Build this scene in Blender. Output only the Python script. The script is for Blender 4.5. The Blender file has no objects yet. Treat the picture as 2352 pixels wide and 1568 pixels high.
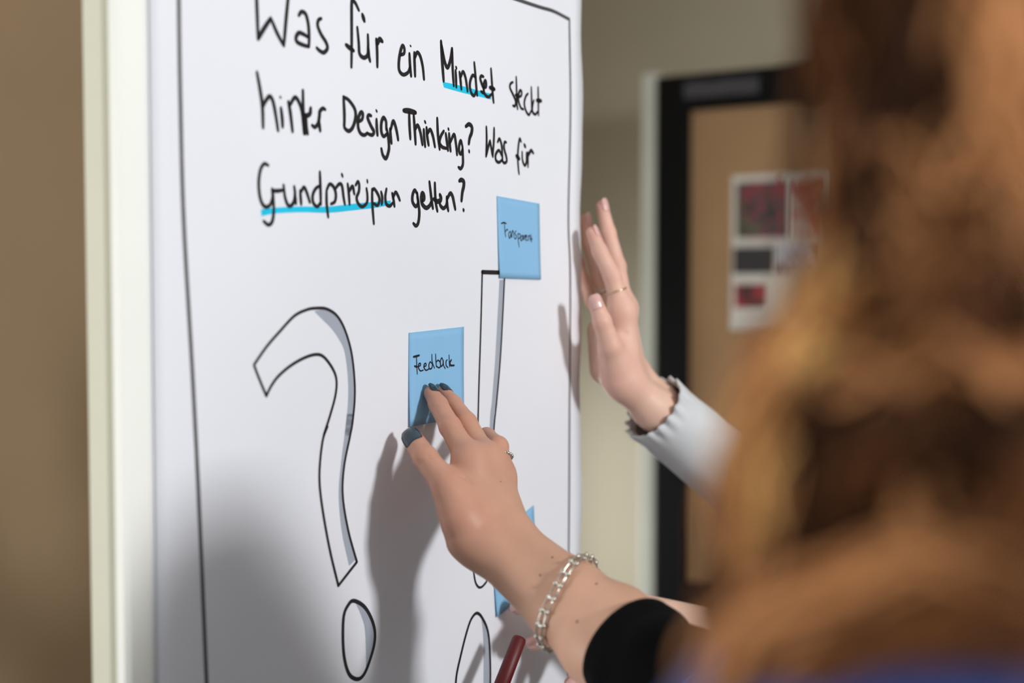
import bpy, math, random
import numpy as np
from mathutils import Vector, Matrix

random.seed(7)
rng = np.random.default_rng(7)
scene = bpy.context.scene
COL = scene.collection

# ------------------------------------------------------------------ camera
FPX = 2940.0                      # focal length in pixels of the 2352 px wide frame
CX, CY = 1176.0, 784.0
HORIZON = 650.0
CAM_H = 1.45
PITCH = math.atan((CY - HORIZON) / FPX)
FWD = np.array([0, math.cos(PITCH), -math.sin(PITCH)])
UP = np.array([0, math.sin(PITCH), math.cos(PITCH)])
RIGHT = np.array([1.0, 0, 0])
CAM = np.array([0, 0, CAM_H])
cam_data = bpy.data.cameras.new('camera')
cam_data.sensor_width = 36.0
cam_data.lens = FPX / 2352.0 * 36.0
cam_data.clip_start = 0.02
cam_data.dof.use_dof = True
cam_data.dof.focus_distance = 1.12
cam_data.dof.aperture_fstop = 2.6
cam_data.dof.aperture_blades = 0
cam = bpy.data.objects.new('camera', cam_data)
cam.location = CAM
cam.rotation_euler = (math.radians(90) - PITCH, 0, 0)
COL.objects.link(cam)
scene.camera = cam

# board direction: BD runs along the board away from the camera, BN is its front normal
ALPHA = math.radians(57.3)
BD = np.array([math.cos(ALPHA), math.sin(ALPHA), 0.0])
BN = np.array([math.sin(ALPHA), -math.cos(ALPHA), 0.0])
ZUP = np.array([0, 0, 1.0])

# ------------------------------------------------------------------ world, lights, exposure
world = bpy.data.worlds.new('world')
scene.world = world
world.use_nodes = True
bg = world.node_tree.nodes['Background']
bg.inputs[0].default_value = (0.86, 0.93, 1.0, 1)
bg.inputs[1].default_value = 0.36

def area_light(name, loc, target, size, power, color, size_y=None):
    l = bpy.data.lights.new(name, 'AREA')
    l.energy = power
    l.color = color
    l.size = size
    if size_y:
        l.shape = 'RECTANGLE'; l.size_y = size_y
    o = bpy.data.objects.new(name, l)
    o.location = loc
    o.rotation_euler = (Vector(target) - Vector(loc)).to_track_quat('-Z', 'Y').to_euler()
    COL.objects.link(o)
    return o

key_target = np.array([-0.02, 1.10, 1.30])
key_dir = BN * 1.0 - BD * 0.09 + ZUP * 0.30
key_dir /= np.linalg.norm(key_dir)
area_light('key_lamp', key_target + key_dir * 2.6, key_target, 0.28, 46, (0.97, 0.985, 1.0))
second_target = np.array([-0.20, 0.95, 1.3])
second_dir = BN * 1.0 - BD * 0.62 + ZUP * 0.28
area_light('second_lamp', second_target + second_dir * 2.1, second_target, 0.35, 7, (1.0, 0.97, 0.93))

scene.view_settings.view_transform = 'Standard'
scene.view_settings.look = 'None'
scene.view_settings.gamma = 1.0
scene.view_settings.use_curve_mapping = False
scene.view_settings.exposure = 0.0

# ------------------------------------------------------------------ helpers
def ray(x, y):
    return RIGHT * ((x - CX) / FPX) + UP * (-(y - CY) / FPX) + FWD

def at(x, y, z):
    """point seen at photo pixel (x, y) at depth z metres along the view axis"""
    return CAM + ray(x, y) * z

B0 = at(1188, 545, 1.241)          # a point of the paper's face

def board_sz(x, y):
    r = ray(x, y)
    t = np.dot(B0 - CAM, BN) / np.dot(r, BN)
    p = CAM + r * t
    return np.dot(p - B0, BD), p[2]

def bp(s, z, off=0.0):
    q = B0 + BD * s + BN * off
    return np.array([q[0], q[1], z])

def lin(c):
    c = np.array(c, float) / 255.0
    return tuple(np.where(c <= 0.04045, c / 12.92, ((c + 0.055) / 1.055) ** 2.4))

def unit(v):
    v = np.array(v, float)
    return v / np.linalg.norm(v)

MATS = {}
def mat(name, rgb, rough=0.6, var=0.06, scale=8.0, bump=0.0, bscale=200.0, metal=0.0, sss=0.0, spec=0.5, attr=None, rgb2=None, sheen=0.0, stretch=None):
    """procedural principled material: noise-varied base colour and optional bump; attr mixes to rgb2 by a vertex attribute"""
    if name in MATS:
        return MATS[name]
    m = bpy.data.materials.new(name)
    m.use_nodes = True
    nt = m.node_tree
    b = nt.nodes['Principled BSDF']
    b.inputs['Roughness'].default_value = rough
    b.inputs['Metallic'].default_value = metal
    b.inputs['Specular IOR Level'].default_value = spec
    tc = nt.nodes.new('ShaderNodeTexCoord')
    src = tc.outputs['Object']
    if stretch:
        mp = nt.nodes.new('ShaderNodeMapping')
        mp.inputs['Scale'].default_value = stretch
        nt.links.new(src, mp.inputs['Vector'])
        src = mp.outputs['Vector']
    ns = nt.nodes.new('ShaderNodeTexNoise')
    ns.inputs['Scale'].default_value = scale
    ns.inputs['Detail'].default_value = 4
    nt.links.new(src, ns.inputs['Vector'])
    ramp = nt.nodes.new('ShaderNodeMapRange')
    ramp.inputs['From Min'].default_value = 0.3
    ramp.inputs['From Max'].default_value = 0.7
    ramp.inputs['To Min'].default_value = 1 - var
    ramp.inputs['To Max'].default_value = 1 + var
    nt.links.new(ns.outputs['Fac'], ramp.inputs['Value'])
    col = lin(rgb)
    mul = nt.nodes.new('ShaderNodeVectorMath')
    mul.operation = 'SCALE'
    if attr:
        an = nt.nodes.new('ShaderNodeAttribute')
        an.attribute_name = attr
        mx = nt.nodes.new('ShaderNodeMix')
        mx.data_type = 'RGBA'
        mx.inputs['A'].default_value = (*col, 1)
        mx.inputs['B'].default_value = (*lin(rgb2), 1)
        nt.links.new(an.outputs['Fac'], mx.inputs['Factor'])
        nt.links.new(mx.outputs['Result'], mul.inputs[0])
    else:
        mul.inputs[0].default_value = col
    nt.links.new(ramp.outputs['Result'], mul.inputs['Scale'])
    nt.links.new(mul.outputs['Vector'], b.inputs['Base Color'])
    if bump > 0:
        n2 = nt.nodes.new('ShaderNodeTexNoise')
        n2.inputs['Scale'].default_value = bscale
        n2.inputs['Detail'].default_value = 3
        nt.links.new(src, n2.inputs['Vector'])
        bn = nt.nodes.new('ShaderNodeBump')
        bn.inputs['Strength'].default_value = bump
        bn.inputs['Distance'].default_value = 0.001
        nt.links.new(n2.outputs['Fac'], bn.inputs['Height'])
        nt.links.new(bn.outputs['Normal'], b.inputs['Normal'])
    if sss > 0:
        b.inputs['Subsurface Weight'].default_value = sss
        b.inputs['Subsurface Radius'].default_value = (1.0, 0.35, 0.2)
        b.inputs['Subsurface Scale'].default_value = 0.004
    if sheen > 0:
        b.inputs['Sheen Weight'].default_value = sheen
    MATS[name] = m
    return m

class MB:
    """collects geometry for one mesh object"""
    def __init__(self):
        self.v = []; self.f = []
    def add(self, verts, faces):
        o = len(self.v)
        self.v.extend([tuple(map(float, p)) for p in verts])
        self.f.extend([tuple(i + o for i in f) for f in faces])
    def box(self, c, ax, ay, az, sx, sy, sz, bev=0.0):
        """box centred at c with unit axes and full sizes; bev chamfers the vertical corner edges all round"""
        c = np.array(c, float)
        hx, hy, hz = sx / 2, sy / 2, sz / 2
        if bev <= 0:
            vs = [c + ax * x * hx + ay * y * hy + az * z * hz for z in (-1, 1) for y in (-1, 1) for x in (-1, 1)]
            self.add(vs, [(0, 2, 3, 1), (4, 5, 7, 6), (0, 1, 5, 4), (2, 6, 7, 3), (0, 4, 6, 2), (1, 3, 7, 5)])
            return
        b = bev
        prof = [(hx - b, hy), (hx, hy - b), (hx, -hy + b), (hx - b, -hy), (-hx + b, -hy), (-hx, -hy + b), (-hx, hy - b), (-hx + b, hy)]
        vs = []
        for z, k in ((-hz, 1), (-hz + b, 0), (hz - b, 0), (hz, 1)):
            for x, y in prof:
                if k:
                    x -= math.copysign(b, x) * 0.7; y -= math.copysign(b, y) * 0.7
                vs.append(c + ax * x + ay * y + az * z)
        fs = [tuple(range(0, 8)), tuple(range(31, 23, -1))]
        for r in range(3):
            for i in range(8):
                j = (i + 1) % 8
                fs.append((r * 8 + i, (r + 1) * 8 + i, (r + 1) * 8 + j, r * 8 + j))
        self.add(vs, fs)
    def tube(self, pts, rad, n=10, caps=True, up=None, sx=1.0, sy=1.0, fn=None):
        """tube along pts; fn(i, angle) -> extra radius factor"""
        pts = [np.array(p, float) for p in pts]
        m = len(pts)
        if not hasattr(rad, '__len__'):
            rad = [rad] * m
        T = []
        for i in range(m):
            a = pts[max(i - 1, 0)]; b = pts[min(i + 1, m - 1)]
            T.append(unit(b - a))
        u = up if up is not None else (np.array([0, 0, 1.0]) if abs(T[0][2]) < 0.9 else np.array([1.0, 0, 0]))
        u = unit(u - T[0] * np.dot(u, T[0]))
        vs = []
        for i in range(m):
            u = unit(u - T[i] * np.dot(u, T[i]))
            w = np.cross(T[i], u)
            for k in range(n):
                a = 2 * math.pi * k / n
                r = rad[i] * (fn(i, a) if fn else 1.0)
                vs.append(pts[i] + u * (math.cos(a) * r * sx) + w * (math.sin(a) * r * sy))
        fs = []
        for i in range(m - 1):
            for k in range(n):
                j = (k + 1) % n
                fs.append((i * n + k, i * n + j, (i + 1) * n + j, (i + 1) * n + k))
        if caps:
            fs.append(tuple(range(n - 1, -1, -1)))
            fs.append(tuple((m - 1) * n + k for k in range(n)))
        self.add(vs, fs)
    def sphere(self, c, r, n=10, m=6, sc=(1, 1, 1)):
        c = np.array(c, float)
        vs = [c + np.array([0, 0, r * sc[2]])]
        for i in range(1, m):
            t = math.pi * i / m
            for k in range(n):
                a = 2 * math.pi * k / n
                vs.append(c + np.array([math.sin(t) * math.cos(a) * sc[0], math.sin(t) * math.sin(a) * sc[1], math.cos(t) * sc[2]]) * r)
        vs.append(c - np.array([0, 0, r * sc[2]]))
        fs = [(0, 1 + k, 1 + (k + 1) % n) for k in range(n)]
        for i in range(m - 2):
            for k in range(n):
                j = (k + 1) % n
                fs.append((1 + i * n + k, 1 + (i + 1) * n + k, 1 + (i + 1) * n + j, 1 + i * n + j))
        l = len(vs) - 1
        fs += [(l, 1 + (m - 2) * n + (k + 1) % n, 1 + (m - 2) * n + k) for k in range(n)]
        self.add(vs, fs)
    def build(self, name, material, parent=None, smooth=False):
        me = bpy.data.meshes.new(name)
        me.from_pydata(self.v, [], self.f)
        me.materials.append(material)
        if smooth:
            me.polygons.foreach_set('use_smooth', [True] * len(me.polygons))
        me.update()
        o = bpy.data.objects.new(name, me)
        COL.objects.link(o)
        if parent is not None:
            o.parent = parent
            o.matrix_parent_inverse = parent.matrix_basis.inverted()
        return o

def empty(name, loc):
    o = bpy.data.objects.new(name, None)
    o.empty_display_size = 0.05
    o.location = tuple(map(float, loc))
    COL.objects.link(o)
    return o

def tag(o, label=None, cat=None, group=None, kind=None):
    if label: o['label'] = label
    if cat: o['category'] = cat
    if group: o['group'] = group
    if kind: o['kind'] = kind
    return o

def catmull(pts, n=6, closed=False):
    P = [np.array(p, float) for p in pts]
    if len(P) < 3:
        return [P[0] + (P[-1] - P[0]) * t for t in np.linspace(0, 1, 5)]
    out = []
    m = len(P)
    rngm = m if closed else m - 1
    for i in range(rngm):
        if closed:
            p0, p1, p2, p3 = P[(i - 1) % m], P[i], P[(i + 1) % m], P[(i + 2) % m]
        else:
            p0 = P[i - 1] if i > 0 else 2 * P[0] - P[1]
            p1, p2 = P[i], P[i + 1]
            p3 = P[i + 2] if i + 2 < m else 2 * P[-1] - P[-2]
        for k in range(n):
            t = k / n
            out.append(0.5 * ((2 * p1) + (-p0 + p2) * t + (2 * p0 - 5 * p1 + 4 * p2 - p3) * t * t + (-p0 + 3 * p1 - 3 * p2 + p3) * t ** 3))
    out.append(P[0] if closed else P[-1])
    return out

# ------------------------------------------------------------------ the room
M_wall = mat('wall_paint', (176, 168, 146), 0.85, 0.03, 3, 0.15, 120)
M_wall_brown = mat('wall_taupe_paint', (184, 156, 122), 0.85, 0.05, 2, 0.15, 120)
M_floor = mat('floor_linoleum', (92, 88, 82), 0.5, 0.10, 6, 0.1, 60)
M_ceil = mat('ceiling_plaster', (226, 224, 216), 0.9, 0.02, 3, 0.2, 90)
M_trim = mat('skirting_paint', (206, 204, 192), 0.6, 0.03)

PB = at(1517, 180, 3.55)                       # pinboard outer top-left corner
PE = BN                                        # pinboard runs along the board's normal
WALL_P = np.array([PB[0], PB[1], 0]) + BD * 0.62
corner = None
r0 = ray(1235, HORIZON)
A2 = np.array([[r0[0], -PE[0]], [r0[1], -PE[1]]])
tt = np.linalg.solve(A2, WALL_P[:2])
corner = np.array([r0[0] * tt[0], r0[1] * tt[0], 0])
CEIL = 2.72

def wall(name, p, q, m, thick=0.1, side=1):
    b = MB()
    p = np.array(p, float); q = np.array(q, float)
    ax = unit(q - p); ay = np.cross(ZUP, ax) * side
    c = (p + q) / 2 + ay * thick / 2 + ZUP * CEIL / 2
    b.box(c, ax, ay, ZUP, np.linalg.norm(q - p) + 0.0, thick, CEIL)
    return tag(b.build(name, m), kind='structure')

wall('wall_back', corner, corner + PE * 4.6, M_wall, side=1)
WL = 8.0
def wall_with_added_windows(name, m, wins):
    """left wall built round its openings for the added windows; u runs from the corner back towards the camera side"""
    b = MB()
    def slab(u0, u1, z0, z1):
        if u1 - u0 < 1e-4 or z1 - z0 < 1e-4: return
        b.box(corner - BD * (u0 + u1) / 2 - BN * 0.05 + ZUP * (z0 + z1) / 2, BD, BN, ZUP, u1 - u0, 0.1, z1 - z0)
    u = -0.1
    for (a, c, z0, z1) in wins:
        slab(u, a, 0, CEIL); slab(a, c, 0, z0); slab(a, c, z1, CEIL); u = c
    slab(u, WL, 0, CEIL)
    return tag(b.build(name, m), kind='structure')
ADDED_WINS = [(0.20, 1.20, 0.12, 1.2), (5.3, 6.7, 0.5, 2.2)]  # unseen windows, added to brighten the back wall and the board's edge
wall_with_added_windows('wall_left', M_wall_brown, ADDED_WINS)
M_glass = mat('added_window_glass', (230, 240, 245), 0.05, 0.0)
for i, ((a, c, z0, z1), pw) in enumerate(zip(ADDED_WINS, (15, 125))):
    w = tag(empty('added_window_%d' % (i + 1), corner - BD * (a + c) / 2 + ZUP * z0), kind='structure')
    for (u0, u1, y0, y1) in ((a, a + .05, z0, z1), (c - .05, c, z0, z1), (a + .05, c - .05, z0, z0 + .05), (a + .05, c - .05, z1 - .05, z1), ((a + c) / 2 - .025, (a + c) / 2 + .025, z0 + .05, z1 - .05)):
        m_ = MB(); m_.box(corner - BD * (u0 + u1) / 2 - BN * 0.03 + ZUP * (y0 + y1) / 2, BD, BN, ZUP, u1 - u0, 0.06, y1 - y0, 0.004)
        m_.build('added_window_frame', M_trim, w)
    for (u0, u1) in ((a + .05, (a + c) / 2 - .025), ((a + c) / 2 + .025, c - .05)):
        m_ = MB(); m_.box(corner - BD * (u0 + u1) / 2 - BN * 0.05 + ZUP * (z0 + z1) / 2, BD, BN, ZUP, u1 - u0, 0.006, z1 - z0 - .1)
        m_.build('pane', M_glass, w)
    p_ = corner - BD * (a + c) / 2 + BN * 0.02 + ZUP * (z0 + z1) / 2
    area_light('added_window_fill', p_, p_ + BN, c - a - .1, pw, (0.96, 0.98, 1.0), z1 - z0 - .1)  # fill light placed in each added opening
fl = MB(); fl.box((0.6, 1.6, -0.05), RIGHT, np.array([0, 1.0, 0]), ZUP, 11, 12, 0.1)
tag(fl.build('floor', M_floor), kind='structure')
ce = MB(); ce.box((0.6, 1.6, CEIL + 0.05), RIGHT, np.array([0, 1.0, 0]), ZUP, 11, 12, 0.1)
tag(ce.build('ceiling', M_ceil), kind='structure')
bb = MB(); bb.box(corner + PE * 2.3 - BD * 0.008 + ZUP * 0.04, PE, BD, ZUP, 4.58, 0.016, 0.08, 0.003)
tag(bb.build('baseboard_back', M_trim), kind='structure')
bb = MB(); bb.box(corner - BD * 4.0 + BN * 0.008 + ZUP * 0.04, BD, BN, ZUP, 7.9, 0.016, 0.08, 0.003)
tag(bb.build('baseboard_left', M_trim), kind='structure')

# ------------------------------------------------------------------ pinboard in the background
M_black = mat('black_painted_wood', (7, 8, 9), 0.6, 0.1, 10, spec=0.15)
M_kraft = mat('brown_kraft_paper', (172, 136, 98), 0.85, 0.08, 5, 0.2, 90)
M_pale = mat('pale_metal_post', (205, 208, 195), 0.45, 0.03)
PBW, PBH, PBF = 1.3, 1.49, 0.098
PTOP = PB[2]
def pb(u, z, off=0.0):
    q = PB + PE * u - BD * off
    return np.array([q[0], q[1], z])
pin = tag(empty('pinboard', pb(PBW / 2, 0)), 'brown kraft-paper pinboard in a thick black frame by the back wall', 'pinboard')
def bar(u0, u1, z0, z1, off, th, name, m, parent, bev=0.004):
    b = MB()
    b.box(pb((u0 + u1) / 2, (z0 + z1) / 2, off), PE, -BD, ZUP, u1 - u0, th, z1 - z0, bev)
    return b.build(name, m, parent)
bar(PBF * .6, PBW - PBF * .6, PTOP - PBH + PBF * .6, PTOP - PBF * .6, 0.0, 0.016, 'kraft_panel', M_kraft, pin, 0)
bar(0, PBF, PTOP - PBH, PTOP, 0.006, 0.04, 'frame_side', M_black, pin)
bar(PBW - PBF, PBW, PTOP - PBH, PTOP, 0.006, 0.04, 'frame_side', M_black, pin)
bar(PBF, PBW - PBF, PTOP - PBF, PTOP, 0.006, 0.04, 'frame_top', M_black, pin)
bar(PBF, PBW - PBF, PTOP - PBH, PTOP - PBH + PBF, 0.006, 0.04, 'frame_bottom', M_black, pin)
for u in (-0.026, PBW + 0.026):
    p = bar(u - 0.024, u + 0.024, 0.03, PTOP + 0.015, -0.004, 0.045, 'post', M_pale, pin)
    b = MB(); b.box(pb(u, 0.016, 0), PE, -BD, ZUP, 0.05, 0.5, 0.028, 0.004)
    b.build('foot', M_pale, pin)
st = bar(0.085, 0.30, PTOP - 0.066, PTOP - 0.024, 0.0275, 0.002, 'label_strip', mat('grey_label', (66, 65, 70), 0.6, 0.25, 40), pin, 0)

# photo sheet pinned on it
def photo_mat(name, cols, scale, seed):
    m = bpy.data.materials.new(name); m.use_nodes = True
    nt = m.node_tree; b = nt.nodes['Principled BSDF']
    b.inputs['Roughness'].default_value = 0.35
    tc = nt.nodes.new('ShaderNodeTexCoord')
    mp = nt.nodes.new('ShaderNodeMapping'); mp.inputs['Location'].default_value = (seed, seed * .7, seed * .3)
    nt.links.new(tc.outputs['Object'], mp.inputs['Vector'])
    vo = nt.nodes.new('ShaderNodeTexNoise'); vo.inputs['Scale'].default_value = scale; vo.inputs['Detail'].default_value = 2
    nt.links.new(mp.outputs['Vector'], vo.inputs['Vector'])
    cr = nt.nodes.new('ShaderNodeValToRGB')
    cr.color_ramp.interpolation = 'EASE'
    while len(cr.color_ramp.elements) < len(cols): cr.color_ramp.elements.new(0.5)
    for i, c in enumerate(cols):
        cr.color_ramp.elements[i].position = 0.3 + 0.42 * i / (len(cols) - 1)
        cr.color_ramp.elements[i].color = (*lin(c), 1)
    nt.links.new(vo.outputs['Fac'], cr.inputs['Fac'])
    nt.links.new(cr.outputs['Color'], b.inputs['Base Color'])
    return m

def pb_uz(x, y):
    r = ray(x, y); nrm = -BD
    t = np.dot(PB - CAM, nrm) / np.dot(r, nrm)
    p = CAM + r * t
    return np.dot(p - PB, PE), p[2]

u0, z1 = pb_uz(1685, 405); u1, z0 = pb_uz(1915, 762)
sheet = MB()
nu = 8
vs = []
for j in range(2):
    for i in range(nu + 1):
        for k in range(9):
            u = u0 + (u1 - u0) * i / nu; z = z0 + (z1 - z0) * k / 8
            vs.append(pb(u, z, 0.0095 + j * 0.0006 + 0.006 * (1 - k / 8) ** 3))
fs = []
N9 = (nu + 1) * 9
for i in range(nu):
    for k in range(8):
        a = i * 9 + k
        fs.append((a, a + 1, a + 10, a + 9)); fs.append((N9 + a, N9 + a + 9, N9 + a + 10, N9 + a + 1))
for i in range(nu):
    fs.append((i * 9, i * 9 + 9, N9 + i * 9 + 9, N9 + i * 9)); a = i * 9 + 8; fs.append((a, N9 + a, N9 + a + 9, a + 9))
sheet.add(vs, fs)
M_sheet = mat('white_photo_paper', (226, 222, 212), 0.6, 0.02)
sh = tag(sheet.build('photo_sheet', M_sheet), 'white sheet of dark and red photos pinned on the brown pinboard', 'poster')
photos = [((1697, 420), (1815, 545), [(20, 34, 28), (30, 60, 46), (150, 40, 60), (60, 60, 62), (96, 96, 60), (50, 50, 44)], 24, 3.1),
          ((1830, 418), (1900, 543), [(60, 50, 48), (190, 60, 66), (210, 190, 180), (90, 70, 66)], 16, 5.2),
          ((1690, 568), (1783, 628), [(18, 16, 20), (30, 26, 30), (60, 36, 40)], 12, 8.3),
          ((1792, 562), (1895, 628), [(120, 130, 150), (200, 205, 215), (90, 60, 56), (150, 90, 80)], 12, 1.7),
          ((1693, 652), (1766, 708), [(60, 22, 26), (150, 30, 40), (170, 40, 48), (40, 20, 24)], 12, 6.6)]
for i, (a, b_, cols, sc, sd) in enumerate(photos):
    ua, za = pb_uz(*a); ub, zb = pb_uz(*b_)
    m = MB(); m.box(pb((ua + ub) / 2, (za + zb) / 2, 0.0125 + (0.001 if i < 2 else 0.002)), PE, -BD, ZUP, ub - ua, 0.0012, za - zb)
    m.build('photo', photo_mat('photo_print', cols, sc, sd), sh)
m = MB(); m.sphere(pb((u0 + u1) / 2, z1 - 0.012, 0.014), 0.006)
m.build('pushpin', mat('red_plastic_pin', (170, 30, 30), 0.4), sh, True)

# ------------------------------------------------------------------ the whiteboard with the paper sheet
M_bframe = mat('white_lacquered_frame', (246, 246, 238), 0.4, 0.015)
M_bside = mat('cream_board_edge', (214, 212, 190), 0.55, 0.02)
M_bpanel = mat('white_board_surface', (232, 233, 234), 0.3, 0.01)
M_paper = mat('white_flipchart_paper', (233, 234, 240), 0.75, 0.012, 5, 0.05, 300)
sL, _ = board_sz(278, 650)
sR, _ = board_sz(1326, 650)
sPL, _ = board_sz(350, 650)
sPR, _ = board_sz(1331.5, 650)
BT, BBOT, BTH = 1.93, 0.42, 0.037
wb = tag(empty('whiteboard', bp((sL + sR) / 2, 0, -BTH / 2)), 'upright white board on floor stand with a cream edge, carrying the paper', 'board')
def bbox(s0, s1, z0, z1, o0, o1, name, m, parent=wb, bev=0.003):
    b = MB(); b.box(bp((s0 + s1) / 2, (z0 + z1) / 2, (o0 + o1) / 2), BD, BN, ZUP, s1 - s0, abs(o1 - o0), z1 - z0, bev)
    return b.build(name, m, parent)
bbox(sL + 0.02, sR - 0.001, BBOT, BT, -BTH + 0.004, -0.0015, 'panel', M_bpanel, bev=0.001)
bbox(sL, sL + 0.024, BBOT - 0.02, BT + 0.02, -0.012, 0.0015, 'frame_face', M_bframe)
bbox(sL - 0.0, sL + 0.02, BBOT - 0.02, BT + 0.02, -BTH, -0.0125, 'frame_side', M_bside)
bbox(sL + 0.024, sR, BT, BT + 0.02, -BTH, 0.0, 'frame_top', M_bframe)
bbox(sL + 0.024, sR, BBOT - 0.02, BBOT, -BTH, 0.0, 'frame_bottom', M_bframe)
for s in (sL + 0.05, sR - 0.08):
    bbox(s, s + 0.03, 0.05, BBOT - 0.02, -0.034, -0.004, 'post', M_pale)
    b = MB(); b.box(bp(s + 0.015, 0.035, -BTH / 2), BD, BN, ZUP, 0.04, 0.46, 0.03, 0.006); ft = b.build('foot', M_pale, wb)
    for o in (-0.2, 0.2):
        b = MB(); b.tube([bp(s + 0.005, 0.012, -BTH / 2 + o), bp(s + 0.025, 0.012, -BTH / 2 + o)], 0.012, 14)
        b.build('caster', M_black, ft)

# sheet: thin slab with a slightly wavy right edge that stands a hair off the board
PT, PBm = 1.775, 0.785
ns, nz = 40, 60
vs = []
def paper_off(a, c):
    lift = max(0.0, (a - 0.93) / 0.07)
    return 0.0006 + 0.0022 * lift ** 2 * (0.5 + 0.5 * math.sin(c * 23.0 + 1.0) * math.sin(c * 9 + .6))
for j in range(2):
    for i in range(ns + 1):
        a = i / ns
        for k in range(nz + 1):
            c = k / nz
            s = sPL + (sPR - sPL) * a
            if i == ns: s += 0.0012 * math.sin(c * 31) + 0.0008 * math.sin(c * 71 + 2)
            vs.append(bp(s, PBm + (PT - PBm) * c, paper_off(a, c) - (0.0003 if j == 0 else 0)))
fs = []
n1 = (ns + 1) * (nz + 1)
for i in range(ns):
    for k in range(nz):
        a = i * (nz + 1) + k
        fs.append((n1 + a, n1 + a + nz + 1, n1 + a + nz + 2, n1 + a + 1))
        fs.append((a, a + 1, a + nz + 2, a + nz + 1))
for k in range(nz):
    a = ns * (nz + 1) + k
    fs.append((a, a + 1, n1 + a + 1, n1 + a)); fs.append((k, n1 + k, n1 + k + 1, k + 1))
pm = MB(); pm.add(vs, fs)
paper = tag(pm.build('flipchart_sheet', M_paper, None, True), 'large white paper sheet with black German handwriting and a drawn question mark', 'paper')

M_ink = mat('black_marker_ink', (22, 18, 22), 0.5, 0.25, 60)
M_ink2 = mat('grey_black_border_ink', (74, 70, 72), 0.6, 0.2, 40)
M_cyan = mat('cyan_highlighter_ink', (8, 196, 232), 0.6, 0.06, 40)
M_grey = mat('grey_marker_ink', (166, 172, 184), 0.7, 0.04, 40)
M_pen = mat('dark_blue_black_pen_ink', (14, 14, 34), 0.5, 0.2, 60)

def flat_paper(s):
    a = (s - sPL) / (sPR - sPL)
    return a
def ink_point(s, z, h):
    a = (s - sPL) / (sPR - sPL); c = (z - PBm) / (PT - PBm)
    return bp(s, z, paper_off(min(max(a, 0), 1), c) + h)

def stroke(mb, pts_px, w, h=0.00025, smooth=True, taper=0.25, closed=False, n=6, place=ink_point):
    """a pen stroke of real width w (metres) following photo pixels on the sheet"""
    P = [np.array(board_sz(x, y)) for x, y in pts_px]
    Q = catmull(P, n, closed) if smooth else P
    if not smooth and len(Q) == 2:
        Q = [Q[0] + (Q[1] - Q[0]) * t for t in np.linspace(0, 1, 5)]
    m = len(Q)
    vs, fs = [], []
    for i in range(m):
        a = Q[max(i - 1, 0)]; b = Q[min(i + 1, m - 1)]
        if closed and i in (0, m - 1):
            a, b = Q[m - 2], Q[1]
        t = b - a
        L = np.linalg.norm(t)
        t = t / L if L > 1e-9 else np.array([1.0, 0])
        nn = np.array([-t[1], t[0]])
        k = 1.0 if closed else 1 - taper + taper * math.sin(math.pi * min(max(i / (m - 1), 0.0), 1.0)) ** 0.6
        hw = w * k / 2
        vs += [place(*(Q[i] + nn * hw), h), place(*(Q[i] - nn * hw), h)]
    for i in range(m - 1):
        fs.append((2 * i, 2 * i + 1, 2 * i + 3, 2 * i + 2))
    mb.add(vs, fs)
    if not closed:
        for q in (Q[0], Q[-1]):
            hw = w * (1 - taper) / 2
            mb.add([place(q[0] + math.cos(a) * hw, q[1] + math.sin(a) * hw, h) for a in np.linspace(0, 2 * math.pi, 9)[:-1]], [tuple(range(8))])

def crop(ox, oy, sc):
    return lambda pts: [(ox + x / sc, oy + y / sc) for x, y in pts]

W = 0.0037
def word(cr, strokes, w=W, name='handwritten_word', material=M_ink, parent=None, **kw):
    mb = MB()
    for s in strokes:
        ww = w
        if isinstance(s, tuple) and len(s) == 2 and isinstance(s[0], list):
            s, f = s; ww = w * f
        stroke(mb, cr(s), ww, **kw)
    return mb.build(name, material, parent if parent is not None else paper)

C1 = crop(570, 0, 7.127); C2 = crop(890, 80, 6.357); C3 = crop(570, 160, 6.533); C4 = crop(910, 230, 7.127)
C5 = crop(570, 360, 6.533); C6 = crop(920, 390, 11.2); C7 = crop(1130, 440, 7.127); C8 = crop(920, 740, 6.275)
CA = crop(560, 680, 4.9); CB = crop(680, 950, 2.536); CC = crop(1020, 600, 3.732); CD = crop(1020, 1250, 4.932)
# line 1
word(C1, [[(115, -200), (130, 100), (150, 640)], ([(150, 640), (240, 480), (358, 300)], 1.1), [(358, 300), (460, 540), (572, 750)], [(572, 750), (610, 300), (655, -160)],
          [(815, 255), (860, 195), (930, 235), (972, 400), (985, 600), (982, 765)], [(970, 610), (890, 560), (815, 540), (770, 620), (792, 690), (880, 735), (982, 765)],
          [(1185, 305), (1140, 330), (1125, 420), (1180, 560), (1260, 690), (1285, 790), (1225, 862), (1150, 825), (1110, 785)]])
word(C1, [[(1800, 170), (1745, 55), (1700, 10), (1682, 70), (1682, 400), (1682, 800), (1678, 1100)], ([(1590, 735), (1650, 785), (1715, 830)], 1.15),
          [(1775, 450), (1798, 700), (1812, 880), (1880, 945), (1942, 900), (1952, 760), (1948, 570)], [(1955, 780), (1965, 920), (1985, 1005)], ([(1858, 240), (1890, 345)], 1.2),
          [(2085, 640), (2098, 800), (2103, 1095)], ([(2098, 730), (2140, 645), (2185, 680)], 1.2)])
word(C2, [([(185, 295), (232, 270), (235, 195), (210, 160), (182, 230), (157, 380), (162, 520), (220, 582), (290, 548), (318, 470)], 1.0), [(310, 275), (320, 460), (335, 605)], ([(322, 155), (332, 172)], .5),
          [(382, 260), (385, 400), (393, 605)], [(387, 340), (425, 258), (470, 320), (505, 470), (523, 650)]])
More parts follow.
